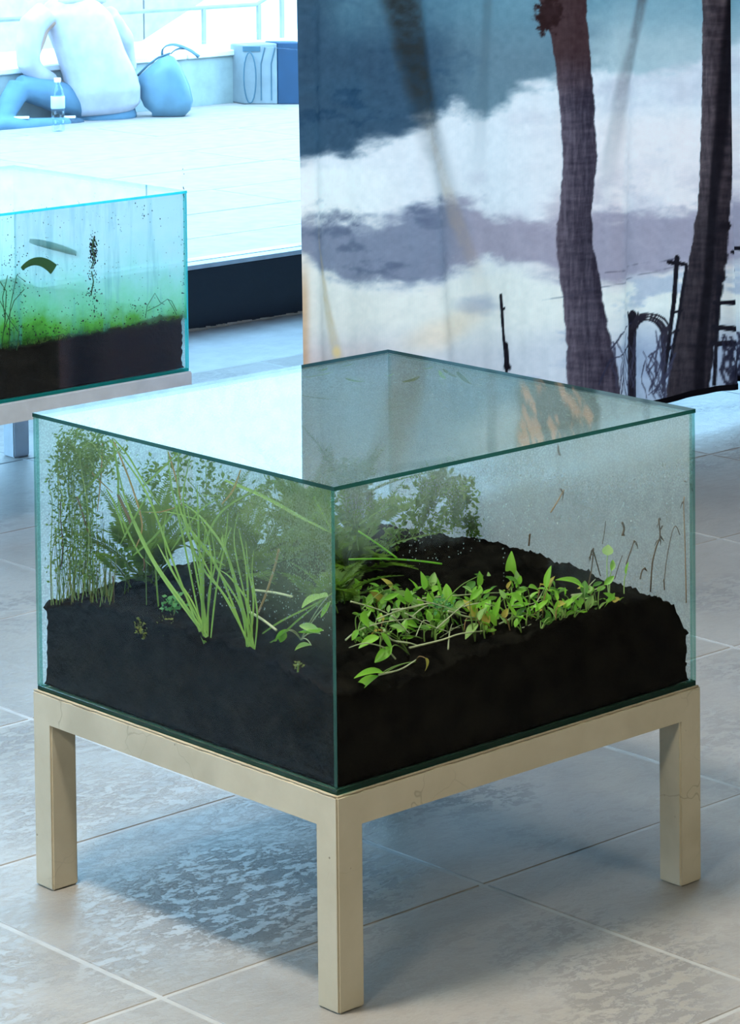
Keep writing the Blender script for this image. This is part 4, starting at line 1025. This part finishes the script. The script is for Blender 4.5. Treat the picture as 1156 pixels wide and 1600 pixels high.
# runners and pale stems lying over the soil
def strand(name, pts, r, m, label, cat, deps, ax=1, group=None, taper=True, n=12):
    P = [at(u, v, ax, d) for (u, v), d in zip(pts, deps)]
    # Catmull-Rom through the points
    Q = []
    for i in range(len(P)-1):
        a, b, c, d = P[max(i-1, 0)], P[i], P[i+1], P[min(i+2, len(P)-1)]
        kk = max(3, n//(len(P)-1))
        for k in range(kk):
            t = k/kk; Q.append(.5*((2*b)+(c-a)*t+(2*a-5*b+4*c-d)*t*t+(3*b-a-3*c+d)*t**3))
    Q.append(P[-1]); p0 = P[0]
    x = MB(); x.tube([q_-p0 for q_ in Q], [r*(1-.6*k/len(Q)) if taper else r for k in range(len(Q))], 5)
    o = x.build(name, m, None, True); o.location = p0
    return tag(o, label, cat, group), Q
runs = [([(592, 1054), (625, 1046), (650, 1031)], .02), ([(588, 968), (620, 955), (656, 944)], .08), ([(682, 982), (700, 966), (718, 950), (736, 938)], .07), ([(612, 953), (640, 950), (668, 943), (690, 944)], .10),
        ([(780, 975), (808, 962), (826, 958), (845, 930), (852, 915)], .06), ([(756, 968), (790, 948), (815, 935), (845, 925)], .10), ([(893, 930), (920, 925), (944, 914)], .06), ([(895, 932), (925, 937), (964, 943)], .05),
        ([(920, 934), (926, 945), (923, 963)], .05), ([(600, 985), (612, 1000), (640, 1005), (655, 1010)], .05), ([(612, 962), (625, 975), (640, 990)], .07), ([(700, 1015), (702, 990), (706, 975)], .05),
        ([(640, 1012), (690, 1000), (720, 990), (765, 985)], .05), ([(660, 935), (720, 930), (780, 926), (840, 928)], .13), ([(548, 940), (590, 952), (620, 966)], .10), ([(700, 955), (740, 965), (800, 958)], .08),
        ([(540, 1000), (560, 985), (600, 972), (650, 966)], .06), ([(830, 948), (870, 940), (905, 928), (930, 905)], .08), ([(800, 990), (830, 978), (870, 960)], .05), ([(618, 1030), (600, 1012), (570, 1005), (545, 1012)], .03)]
for k, (pts, d) in enumerate(runs):
    strand('runner', pts, .0013 if k % 3 else .0017, M['stem_pale'], 'pale runner lying between the spoon-leaved plants of the carpet', 'stem', [d+.006*(i % 2) for i in range(len(pts))], 1, 'pale runners of the carpet')
rs = random.Random(41)
for k in range(34):
    u = rs.uniform(560, 900); v = rs.uniform(930, 1000); a = rs.uniform(-.9, .5); l = rs.uniform(30, 80)
    d = rs.uniform(.04, .13); pts = [(u, v), (u+l*.5*math.cos(a), v+l*.5*math.sin(a)-rs.uniform(-8, 14)), (u+l*math.cos(a), v+l*math.sin(a))]
    if max(q_[1]+(q_[0]-520)*.26 for q_ in pts) > 1072: continue
    strand('runner', pts, rs.uniform(.0006, .0011), rs.choice((M['stem_pale'], M['stem'])), 'pale runner lying between the spoon-leaved plants of the carpet', 'stem', [d, d+.008, d], 1, 'pale runners of the carpet')

# dead stems standing or clinging on the right side
dead = [([(1072, 942), (1070, 850), (1068, 790), (1069, 776)], .0008, .018, 'straight thin dead stem nearest the right edge of the nearer tank', 3),
        ([(1016, 925), (1019, 880), (1026, 852), (1031, 838), (1029, 812)], .0011, .030, 'dead stem with a withered forked head at right', 6),
        ([(972, 816), (975, 826), (972, 837)], .0016, .018, 'curled brown shred on the glass left of the withered fork', 2),
        ([(918, 920), (923, 895), (926, 872), (927, 856)], .0010, .040, 'dead stem with a black shrivelled leaf', 5),
        ([(826, 853), (827, 842), (828, 834)], .0012, .018, 'tiny brown scrap on the glass above the carpet', 1),
        ([(860, 801), (872, 782), (881, 765)], .0010, .018, 'tan slanting stick on the glass', 2),
        ([(941, 850), (944, 832), (946, 814)], .0006, .020, 'fine dark stalk right of the black shrivelled leaf', 0),
        ([(978, 882), (985, 862), (991, 844)], .0009, .022, 'slanting dark stalk above the narrow leaf', 1),
        ([(1037, 912), (1042, 870), (1050, 832), (1056, 822), (1062, 836)], .0006, .020, 'thin stalk arching over at its top beside the right edge', 0),
        ([(873, 696), (872, 704), (875, 711)], .0016, .018, 'dark crumb clinging under the lid at right', 1),
        ([(1000, 905), (1003, 892), (1007, 888)], .0010, .020, 'short brown stub on the glass left of the withered fork', 1),
        ([(938, 900), (930, 872), (926, 858)], .0008, .04, 'dark stalk leaning against the black shrivelled leaf', 0),
        ([(960, 905), (966, 885), (972, 868)], .0006, .03, 'faint grey stalk beside the pale round leaf', 0),
        ([(1037, 905), (1038, 922)], .0010, .018, 'short brown streak on the glass below the arching stalk', 0),
        ([(1070, 752), (1080, 757)], .0012, .018, 'small dark scrap near the top of the right edge', 1)]
rs = random.Random(12)
for pts, r_, d, lab, sh in dead:
    o, Q = strand('dead_stem', pts, r_, M['dry'] if 'tan' not in lab else M['dry_tan'], lab, 'stem', [d]*len(pts), taper=False)
    for k in range(sh):
        b = Q[-1-rs.randint(0, max(0, len(Q)//3))]-Q[0]; x = MB()
        e = b+Vector((rs.uniform(-.010, .010), rs.uniform(0, .004), rs.uniform(-.020, .006)))
        x.ribbon(bez(b, (b+e)*.5+Vector((rs.uniform(-.004, .004), 0, .004)), e, 5), [.0006, .0016, .0022, .0018, .0012, .0003], (1, .3, .2), .5); x.build('withered_leaf', M['dry'], o)

# sedges on the left side
def blade(pts, wpx, m, parent, deps, p0):
    P = [at(u, v, 0, d) for (u, v), d in zip(pts, deps)]; Q = []
    for q_ in P: q_.z = min(q_.z, TH+GH-.008)
    for i in range(len(P)-1):
        a, b, c, d = P[max(i-1, 0)], P[i], P[i+1], P[min(i+2, len(P)-1)]
        for k in range(6):
            t = k/6; Q.append(.5*((2*b)+(c-a)*t+(2*a-5*b+4*c-d)*t*t+(3*b-a-3*c+d)*t**3))
    Q.append(P[-1]); n = len(Q); x = MB()
    ws = [wpx/2900*(.75+.5*min(1, k/4))*(1-.75*max(0, (k/n-.55)/.45)) for k in range(n)]
    x.ribbon([q_-p0 for q_ in Q], ws, (.25, -.9, .1), .45); return x.build('blade', m, parent, True)
def sedge(base, blades, label, x0=None):
    p0 = soil_pt(*base)
    if x0: p0 = at(base[0], base[1], 0, x0)
    t = empty('sedge_clump', p0, label, 'plant'); rs = random.Random(int(base[0]))
    for pts, wpx, m in blades:
        dd = rs.uniform(-.012, .03); pts = [(base[0]+rs.uniform(-7, 7), base[1]+rs.uniform(-2, 4))]+pts
        blade(pts, wpx, M[m], t, [max(.016, p0.x+dd*k/(len(pts)-1)) for k in range(len(pts))], p0)
    return t
sedge((322, 1002), [([(240, 880), (196, 780), (176, 688)], 4.2, 'blade'), ([(262, 856), (226, 765), (170, 685)], 4, 'blade'), ([(310, 824), (308, 758)], 4, 'blade'), ([(288, 850), (268, 760), (262, 704)], 3.6, 'blade'),
      ([(300, 860), (286, 780), (298, 712)], 3.6, 'blade'), ([(316, 880), (343, 803), (413, 759)], 4, 'blade'), ([(290, 930), (262, 880), (246, 850)], 3.4, 'blade'), ([(330, 900), (325, 840), (314, 812)], 3.6, 'blade'),
      ([(312, 900), (300, 850), (286, 812)], 3.4, 'blade'), ([(338, 920), (352, 850), (362, 824)], 3.4, 'blade'), ([(318, 930), (318, 870), (322, 810)], 3.2, 'blade'), ([(278, 930), (240, 875), (206, 806), (182, 760)], 3.6, 'blade'),
      ([(326, 930), (336, 880), (330, 830)], 3.2, 'blade'), ([(300, 940), (268, 890), (256, 838), (260, 800)], 3.2, 'blade')], 'left of the two sedge clumps, long green blades fanning up to the lid')
sedge((392, 1016), [([(338, 884), (283, 802), (278, 711)], 4, 'blade'), ([(366, 900), (347, 846), (352, 836)], 4, 'blade'), ([(386, 900), (373, 826)], 4, 'blade'), ([(350, 930), (316, 886), (280, 805)], 3.6, 'blade'),
      ([(360, 880), (320, 815), (286, 786)], 3.8, 'blade'), ([(372, 930), (356, 870), (346, 830)], 3.6, 'blade'), ([(396, 940), (388, 890), (384, 846)], 3.4, 'blade'), ([(376, 950), (340, 890), (318, 850)], 3.4, 'blade'),
      ([(402, 960), (394, 900), (396, 860)], 3.2, 'blade'), ([(360, 945), (330, 900), (300, 832), (290, 770)], 3.2, 'blade'), ([(384, 940), (366, 850), (372, 800)], 3.0, 'blade'), ([(390, 950), (362, 905), (342, 890)], 3, 'blade')],
      'right of the two sedge clumps, bright upright blades by the twigs')
rs = random.Random(3)
ORD = ['first', 'second', 'third', 'fourth', 'fifth', 'sixth', 'seventh', 'eighth', 'ninth', 'tenth', 'eleventh', 'twelfth', 'thirteenth', 'fourteenth', 'fifteenth', 'sixteenth']
loose = [([(222, 762), (250, 735), (280, 706)], 3.4, 'blade'), ([(300, 773), (330, 774), (356, 774)], 3.2, 'blade'), ([(216, 800), (262, 800), (310, 812)], 3, 'blade'), ([(351, 750), (410, 775), (470, 808), (521, 834)], 5.2, 'blade'),
         ([(490, 776), (505, 804), (519, 832)], 3.4, 'blade'), ([(176, 686), (184, 740), (188, 800), (216, 862), (236, 884)], 4.2, 'blade'), ([(178, 690), (206, 760), (222, 820), (212, 856)], 3.6, 'blade_red'), ([(263, 706), (276, 752), (284, 790)], 3.4, 'blade_red'),
         ([(376, 734), (364, 766), (346, 788)], 3.4, 'blade_red'), ([(226, 800), (250, 800), (276, 792)], 2.8, 'blade_red'), ([(106, 682), (128, 720), (150, 745), (176, 770)], 3.2, 'blade_red'), ([(208, 868), (240, 840), (270, 802), (292, 768)], 3.4, 'blade'),
         ([(242, 876), (246, 930), (250, 972)], 3.4, 'blade'), ([(178, 686), (200, 712), (224, 752), (250, 790)], 3.2, 'blade'), ([(120, 780), (150, 745), (186, 700)], 5, 'blade'), ([(166, 764), (180, 790), (196, 840)], 4, 'blade'),
         ([(300, 836), (330, 870), (352, 884)], 4, 'blade'), ([(356, 800), (352, 840), (338, 880)], 2.8, 'blade'), ([(268, 860), (310, 800), (340, 780)], 3, 'blade'), ([(410, 990), (440, 970), (490, 945), (522, 925)], 3, 'blade'), ([(399, 1014), (430, 1000), (470, 965), (516, 928)], 3, 'blade'),
         ([(232, 770), (204, 820), (188, 850)], 3, 'blade'), ([(160, 690), (158, 740), (152, 800)], 3, 'blade_red')]
for k, (pts, wpx, m) in enumerate(loose):
    d = rs.uniform(.02, .06); p0 = at(pts[0][0], pts[0][1], 0, d); p0.z = min(p0.z, TH+GH-.008)
    o = blade(pts, wpx, M[m], None, [d+.004*i for i in range(len(pts))], p0); o.name = 'grass_blade'; o.location = p0
    lab = {'blade': 'loose green grass blade crossing behind the left glass of the nearer tank', 'blade_red': 'loose reddish grass blade crossing behind the left glass of the nearer tank'}[m]
    grp = 'loose grass blades'
    if k == 3: lab = 'long straight green blade slanting down to the front corner of the nearer tank'; grp = None
    elif k == 12: lab = 'short blade hanging down over the black soil left of the sedges'; grp = None
    else:
        same = sorted(sum(p_[0] for p_ in q_[0])/len(q_[0]) for j, q_ in enumerate(loose) if q_[2] == m and j not in (3, 12))
        lab = '%s from the left of the loose %s grass blades behind the left glass' % (ORD[same.index(sum(p_[0] for p_ in pts)/len(pts))], 'green' if m == 'blade' else 'reddish')
        grp = 'loose green grass blades' if m == 'blade' else 'loose reddish grass blades'
    tag(o, lab, 'grass', grp)
for pts, r_, m, lab in (([(436, 858), (428, 890), (415, 930), (403, 958)], .0016, 'dry_tan', 'brown twig standing right of the sedge clumps'), ([(398, 922), (430, 926), (456, 932)], .0016, 'stem_pale', 'pale stick lying right of the brown twig'),
                        ([(390, 956), (410, 968), (432, 985)], .0018, 'stem_pale', 'pale stick lying below the brown twig'), ([(120, 776), (127, 796), (134, 820), (141, 838)], .0012, 'dry', 'dark hanging twig in the misty left part'),
                        ([(184, 772), (192, 790), (202, 812), (204, 822)], .0022, 'dry', 'dark shrivelled leaf caught on the tall blades'), ([(224, 872), (226, 884), (224, 892)], .0012, 'dry', 'small dark twig on the long blade'),
                        ([(175, 955), (178, 930), (176, 900)], .0010, 'dry', 'thin brown stalk standing on the soil at left'), ([(95, 890), (98, 850), (94, 800), (97, 770)], .0008, 'dry', 'tall thin dead stalk in the left corner')):
    strand('twig', pts, r_, M[m], lab, 'twig', [.03]*len(pts), 0, None, False)

# fern fronds and fine trailing plants
def frond_mesh(n, m, ln, wd, seed, tip=.25):
    rng = random.Random(seed); x = MB(); pts = bez((0, 0, 0), (ln*.4, 0, ln*.12), (ln, rng.uniform(-.1, .1)*ln, -ln*rng.uniform(.05, .25)), 10)
    x.tube(pts, [ln*.012*(1-.07*k) for k in range(11)], 4)
    for k in range(n):
        t = .12+.86*k/n; i = min(9, int(t*10)); p = pts[i].lerp(pts[i+1], t*10-i); l = wd*(math.sin(math.pi*(t*.8+.15)))*rng.uniform(.75, 1.15)
        for s_ in (-1, 1):
            d = Vector((.5, s_*1.0, rng.uniform(-.25, .15))).normalized(); e = p+d*l; c_ = p+d*l*.5; q_ = Vector((.9, -s_*.35, .1))*l*.12
            x.add([p, c_+q_, e, c_-q_], [(0, 1, 2, 3)] if s_ > 0 else [(3, 2, 1, 0)])
    return x.mesh('frond', m)
FR = [frond_mesh(30, M['fern'], .10, .022, 1), frond_mesh(38, M['fern'], .13, .018, 2), frond_mesh(26, M['fern'], .08, .026, 3)]
def fern(x_, y_, n, label, seed, zlift=0.0, spread=.9, scl=1.0, lim=.60):
    rng = random.Random(seed); z = soil_z(x_, y_)-.004; t = empty('fern', (x_, y_, z), label, 'plant')
    for k in range(n):
        o = link('frond', FR[k % 3], t); o.location = (rng.uniform(-.02, .02), rng.uniform(-.02, .02), zlift*rng.random())
        sc_ = scl*rng.uniform(.75, 1.15); az = 2*math.pi*k/n+rng.uniform(-.3, .3)
        # shorten fronds that would touch the glass
        el = rng.uniform(.35, 1.25)*spread
        for _ in range(12):
            ex = x_+.135*sc_*math.cos(el)*math.cos(az); ey = y_+.135*sc_*math.cos(el)*math.sin(az); ez = z+zlift+.15*sc_*math.sin(el)
            if .03 < ex < .645 and .03 < ey < .645 and ez < TH+GH-.02: break
            sc_ *= .88; az += .1
        o.scale = (sc_,)*3; o.rotation_euler = (rng.uniform(-.4, .4), -el, az)
    return t
fern(.30, .34, 22, 'fern in the middle of the nearer tank', 1, .03, 1.0, 1.15)
fern(.20, .24, 13, 'low fern behind the front corner of the nearer tank', 2, .02, .8, .9)
fern(.36, .50, 16, 'dark fern at the back of the nearer tank', 3, .04, 1.1, 1.25)
fern(.22, .46, 20, 'fern behind the sedge clumps', 4, .03, 1.0, 1.1)
fern(.50, .56, 12, 'fern in the far corner of the nearer tank', 5, .03, 1.1, 1.1)
fern(.12, .56, 20, 'misty tall fern left of the sedge clumps', 6, .06, 1.15, 1.2)
fern(.28, .60, 18, 'fern against the far left glass', 7, .06, 1.15, 1.2)
def trailing(pts, n, label, deps, seed, m='thread', ax=0, ls=.006, group=None, r=.0009, jit=.004):
    rng = random.Random(seed); P = [at(u, v, ax, d) for (u, v), d in zip(pts, deps)]
    for q_ in P: q_.z = min(q_.z, TH+GH-.012); q_.y = min(max(q_.y, .016), .655); q_.x = min(max(q_.x, .016), .655)
    Q = []
    for i in range(len(P)-1):
        a, b, c, d = P[max(i-1, 0)], P[i], P[i+1], P[min(i+2, len(P)-1)]
        for k in range(6):
            t = k/6; Q.append(.5*((2*b)+(c-a)*t+(2*a-5*b+4*c-d)*t*t+(3*b-a-3*c+d)*t**3))
    Q.append(P[-1]); p0 = P[0]
    t = empty('trailing_plant', p0, label, 'plant', group)
    x = MB(); x.tube([q_-p0 for q_ in Q], [r]*len(Q), 4); x.build('stem', M['stem'], t)
    x = MB()
    for k in range(n):
        i = rng.randint(len(Q)//6, len(Q)-1); b = Q[i]-p0+Vector((rng.gauss(0, jit), rng.gauss(0, jit), rng.gauss(0, jit)))
        d = Vector((rng.uniform(-1, 1), rng.uniform(-1, 1), rng.uniform(-.6, .9))).normalized(); l = ls*rng.uniform(.5, 1.4); sd = d.orthogonal().normalized()
        sd = (sd*math.cos(k)+d.cross(sd)*math.sin(k))
        e = b+d*l
        if not (.0125 < (p0+e).x < .662 and .0125 < (p0+e).y < .662 and (p0+e).z < TH+GH-.007 and (p0+e).z > TH+.1): continue
        c_ = b+d*l*.5; nn = d.cross(sd)*l*.08
        x.add([b, c_+sd*l*.26+nn, e, c_-sd*l*.26+nn, c_], [(0, 4, 1), (4, 2, 1), (0, 3, 4), (4, 3, 2)])
    tag(x.build('foliage', M[m], t), None, None, None, 'stuff')
    return t
rng = random.Random(15); G1 = 'fine trailing plants of the left corner'
for k in range(22):
    u = 68+k*3.6; top = rng.uniform(668, 730); d = rng.uniform(.020, .09)
    trailing([(u+rng.uniform(-4, 6), 945), (u+rng.uniform(-9, 12), 870), (u+rng.uniform(-10, 14), 790), (u+rng.uniform(-6, 10), top+20), (u+rng.uniform(0, 26), top)], 150, 'fine trailing green plant climbing in the left corner of the nearer tank', [d]*5, k, 'thread', 0, .0062, G1, .0007, .0085)
for k in range(7):
    u = 66+k*14; d = rng.uniform(.03, .1)
    trailing([(u, 700+rng.uniform(-10, 50)), (u+20, 690+rng.uniform(-6, 30)), (u+44, 700+rng.uniform(-5, 50))], 110, 'fine trailing tuft hanging under the lid in the left corner', [d]*3, 40+k, 'thread', 0, .007, 'hanging tufts of the left corner', .0007, .009)
TUFTS = ['blurred green tuft high up in the mist beside the left corner plants', 'blurred tuft behind the crossing of the tallest blades', 'blurred tuft low beside the left corner plants', 'blurred tuft under the lid behind the two longest blades',
         'nearest tuft to the fine trailing plants, low by the soil', 'blurred tuft just above the soil left of the sedges', 'blurred tuft behind the left sedge clump, lower one', 'blurred tuft behind the tops of the left sedge clump', 'blurred tuft behind the tops of the right sedge clump', 'rightmost blurred tuft, below the long slanting blade']
for k, (u, v, d) in enumerate(((160, 720, .25), (190, 760, .2), (150, 790, .22), (230, 740, .3), (128, 840, .15), (190, 850, .2), (260, 820, .3), (310, 790, .34), (360, 800, .30), (420, 800, .26))):
    trailing([(u, v+60), (u+12, v), (u-6, v-40)], 190, TUFTS[k], [d]*3, 70+k, 'fern', 0, .0095, None, .0009, .010)
for k, (p, d) in enumerate((([(640, 850), (660, 800), (680, 770), (735, 775)], .42), ([(600, 880), (620, 830), (690, 745), (655, 760)], .36), ([(655, 840), (690, 815), (725, 775), (700, 760)], .45), ([(560, 860), (552, 800), (548, 750), (560, 740)], .20),
                            ([(740, 790), (770, 795), (800, 780), (815, 790)], .48), ([(770, 730), (785, 760), (790, 790), (770, 800)], .50), ([(748, 835), (752, 820), (752, 805)], .46), ([(560, 820), (590, 800), (610, 790)], .3), ([(780, 800), (830, 800), (850, 815)], .45))):
    trailing(p, 110 if k > 3 else 420, ['dark green spray in the misty middle, leftmost', 'tall dark spray left of the bright gap', 'dark spray reaching right in the mist', 'dark foliage just right of the front corner', 'thin spray drifting in the mist at upper middle', 'hanging spray under the lid at upper middle', 'small separate tuft in the mist', 'loose spray beneath the bright gap', 'faint spray at the right end of the misty foliage'][k],
             [d]*len(p), 90+k, 'fern', 1, .0105 if k < 4 else .009, None, .0009, .009)
x = MB(); rng = random.Random(52)
for k in range(240):
    u = 66+abs(rng.gauss(0, 60)); v = 945+rng.uniform(-6, 14); d = rng.uniform(.018, .09); h = rng.uniform(20, 150)
    if u > 230: continue
    a, b = at(u, v, 0, d), at(u+rng.uniform(-14, 16), v-h, 0, d+rng.uniform(-.01, .02)); c_ = (a+b)*.5+Vector((rng.uniform(-.004, .004), rng.uniform(-.01, .01), 0))
    if max(a.y, b.y) > .655: continue
    x.ribbon(bez(a, c_, b, 5), [.0006, .0006, .0005, .0005, .0004, .0002], (.3, -.8, .1), .3, rng.randint(0, 1))
tag(x.build('fine_grass', [M['moss'], M['thread']]), 'fine brownish-green stalks rising from the soil in the left corner of the nearer tank', 'grass', None, 'stuff')
# moss, clover, broad leaves low on the left side
def tuft(u, v, n, r_, m, label, cat, name, ls=.006, d=.03, ax=0, flat=.7):
    p = at(u, v, ax, d); p.z = max(p.z, soil_z(min(p.x, .66), min(max(p.y, .02), .66))-.03); t = empty(name, p, label, cat); rng = random.Random(int(u))
    x = MB(); x.tube([(0, 0, -.006), (.001, 0, .004), (0, .001, r_*.5)], .0012, 5); x.build('stem', M['stem'], t)
    x = MB()
    for k in range(n):
        dd = Vector((rng.gauss(0, 1), rng.gauss(0, 1), rng.gauss(.3, 1))); b = dd.normalized()*r_*rng.random()**.5; b.z = b.z*flat+r_*.3
        e = Vector((rng.uniform(-1, 1), rng.uniform(-1, 1), rng.uniform(-.2, 1))).normalized(); s_ = e.orthogonal().normalized(); l = ls*rng.uniform(.6, 1.3)
        x.add([b, b+e*l*.5+s_*l*.3, b+e*l, b+e*l*.5-s_*l*.3], [(0, 1, 2, 3)])
    tag(x.build('foliage', M[m], t), None, None, None, 'stuff'); return t
tuft(228, 985, 260, .016, 'moss', 'yellow-green moss cushion on the soil left of the sedges', 'moss', 'moss_cushion', .005, .022, 0, 1.1)
tuft(272, 950, 90, .018, 'clover', 'small clover-like plant between moss cushion and sedges', 'plant', 'clover_plant', .008, .05)
tuft(262, 985, 50, .014, 'moss', 'dull moss strand under the clover-like plant', 'moss', 'moss_cushion', .005, .025, 0, 1.3)
tuft(146, 942, 40, .012, 'clover', 'tiny green sprig on the soil at far left', 'plant', 'clover_plant', .006, .06)
tuft(465, 1043, 40, .008, 'moss', 'small moss patch on the soil left of the front corner', 'moss', 'moss_cushion', .004, .018)
tuft(690, 955, 80, .02, 'clover', 'fine feathery sprig inside the leafy carpet', 'plant', 'clover_plant', .006, .09, 1)
tuft(878, 962, 60, .014, 'clover', 'dark feathery sprig at the right end of the carpet', 'plant', 'clover_plant', .006, .05, 1)
rs = random.Random(23)
t = empty('broad_leaf_plant', soil_pt(470, 1000), 'pale broad-leaved plant lying right of the twigs behind the left glass', 'plant')
for (u0, v0, u1, v1, wpx, kd) in ((512, 932, 470, 938, 22, 'p'), (500, 990, 464, 972, 14, 'p'), (444, 985, 438, 1004, 14, 'g'), (486, 1008, 455, 1012, 8, 'p'), (505, 985, 470, 998, 10, 'g'), (516, 940, 505, 965, 9, 'g'), (452, 985, 420, 1000, 9, 'g')):
    p, q_ = at(u0, v0, 0, .055), at(u1, v1, 0, .05); place_leaf(p, q_, wpx/1180, kd, t, rs)
    x = MB(); x.tube(bez((0, 0, 0), (p-t.location)*.5+Vector((0, 0, .01)), p-t.location, 6), .0008, 5); x.build('stem', M['stem_pale'], t)
for pts, lab in (([(545, 874), (600, 873), (650, 876), (690, 881)], 'bright stem lying level in the dark behind the front corner'), ([(560, 830), (590, 850), (620, 872)], 'bright slanting stem meeting the level stem')):
    strand('bright_stem', pts, .0013, M['leaf'], lab, 'stem', [.10]*len(pts), 1, None, False)
# leaf tips pressed against the lid near its far corner
rs = random.Random(19)
for k, (u0, v0, u1, v1, wpx) in enumerate(((468, 616, 540, 624, 5), (470, 588, 520, 581, 4), (540, 590, 572, 596, 8), (628, 596, 655, 588, 12), (660, 574, 690, 570, 4), (686, 578, 696, 592, 6), (724, 578, 736, 600, 9), (600, 586, 615, 583, 4), (478, 574, 492, 570, 5), (700, 574, 716, 590, 6), (525, 570, 548, 566, 3))):
    zl = TH+GH-.0075; a, b = at(u0, v0, 2, zl), at(u1, v1, 2, zl); a.z -= .001; x = MB()
    ok = all(.016 < q_.x < .655 and .016 < q_.y < .655 for q_ in (a, b))
    if not ok:
        for q_ in (a, b): q_.x = min(max(q_.x, .016), .655); q_.y = min(max(q_.y, .016), .655)
    x.ribbon(bez(Vector((0, 0, 0)), (b-a)*.5-Vector((0, 0, .004)), b-a, 8), [wpx/2000*.85*q_ for q_ in (.5, .9, 1.2, 1.3, 1.3, 1.2, 1, .7, .2)], ((b-a).y, -(b-a).x, 0), .2)
    o = x.build('lid_leaf', M['blade' if k % 3 else 'moss'], None, True); o.location = a
    lx = sorted(((468+540)/2, (470+520)/2, 556, 641.5, 675, 691, 730, 607.5, 485, 708, 536.5))
    tag(o, 'long green leaf tip pressed under the lid at the curtain edge reflection' if k == 0 else '%s from the left of the leaf tips pressed under the far end of the lid' % ORD[lx.index((u0+u1)/2)], 'leaf', 'leaf tips pressed under the lid')

# droplets hanging under the lid and running on the right glass: one mesh, far too many to count
M['drop'] = glass_mat('water_drop', (.90, .97, .97), fog=lambda nt: math_(nt, 'ADD', .45, 0.0), fog_col=(.75, .92, .92), f0=.10)
x = MB(); rng = random.Random(61)
def drop(c, n, r):
    n = Vector(n); a = n.orthogonal().normalized(); b = n.cross(a); vs = []
    rr_ = [r*rng.uniform(.75, 1.2) for _ in range(6)]
    for k in range(6): vs.append(c+(a*math.cos(k*math.pi/3)+b*math.sin(k*math.pi/3))*rr_[k])
    for k in range(6): vs.append(c+(a*math.cos(k*math.pi/3)+b*math.sin(k*math.pi/3))*rr_[k]*.6+n*r*.42)
    vs.append(c+n*r*.55)
    x.add(vs, [(k, (k+1) % 6, 6+(k+1) % 6, 6+k) for k in range(6)]+[(6+k, 6+(k+1) % 6, 12) for k in range(6)])
for k in range(2600):
    px_, py_ = rng.uniform(.02, .655), rng.uniform(.02, .655)
    if rng.random() > .25+.75*min(1, max(0, (px_+py_-.55)/.5)): continue
    drop(Vector((px_, py_, GH-.0058+.0002)), (0, 0, -1), rng.uniform(.0008, .0022)*(1.5 if rng.random() < .06 else 1))
for k in range(420):
    t_ = rng.random(); drop(Vector((rng.uniform(.12, .66), INS+GT+.0001, rng.uniform(.27, .385))), (0, 1, 0), rng.uniform(.0005, .0013))
for k in range(26):
    cx_, z0 = rng.uniform(.3, .66), rng.uniform(.26, .38)
    for j in range(rng.randint(3, 8)): drop(Vector((cx_+rng.gauss(0, .001), INS+GT+.0001, z0-j*.007*rng.uniform(.7, 1.3))), (0, 1, 0), rng.uniform(.0007, .0014))
for k in range(900):
    drop(Vector((INS+GT+.0001, rng.uniform(.02, .32), rng.uniform(.20, .385))), (1, 0, 0), rng.uniform(.0005, .0013))
tag(x.build('droplets', M['drop'], tank1, True), None, None, None, 'stuff')
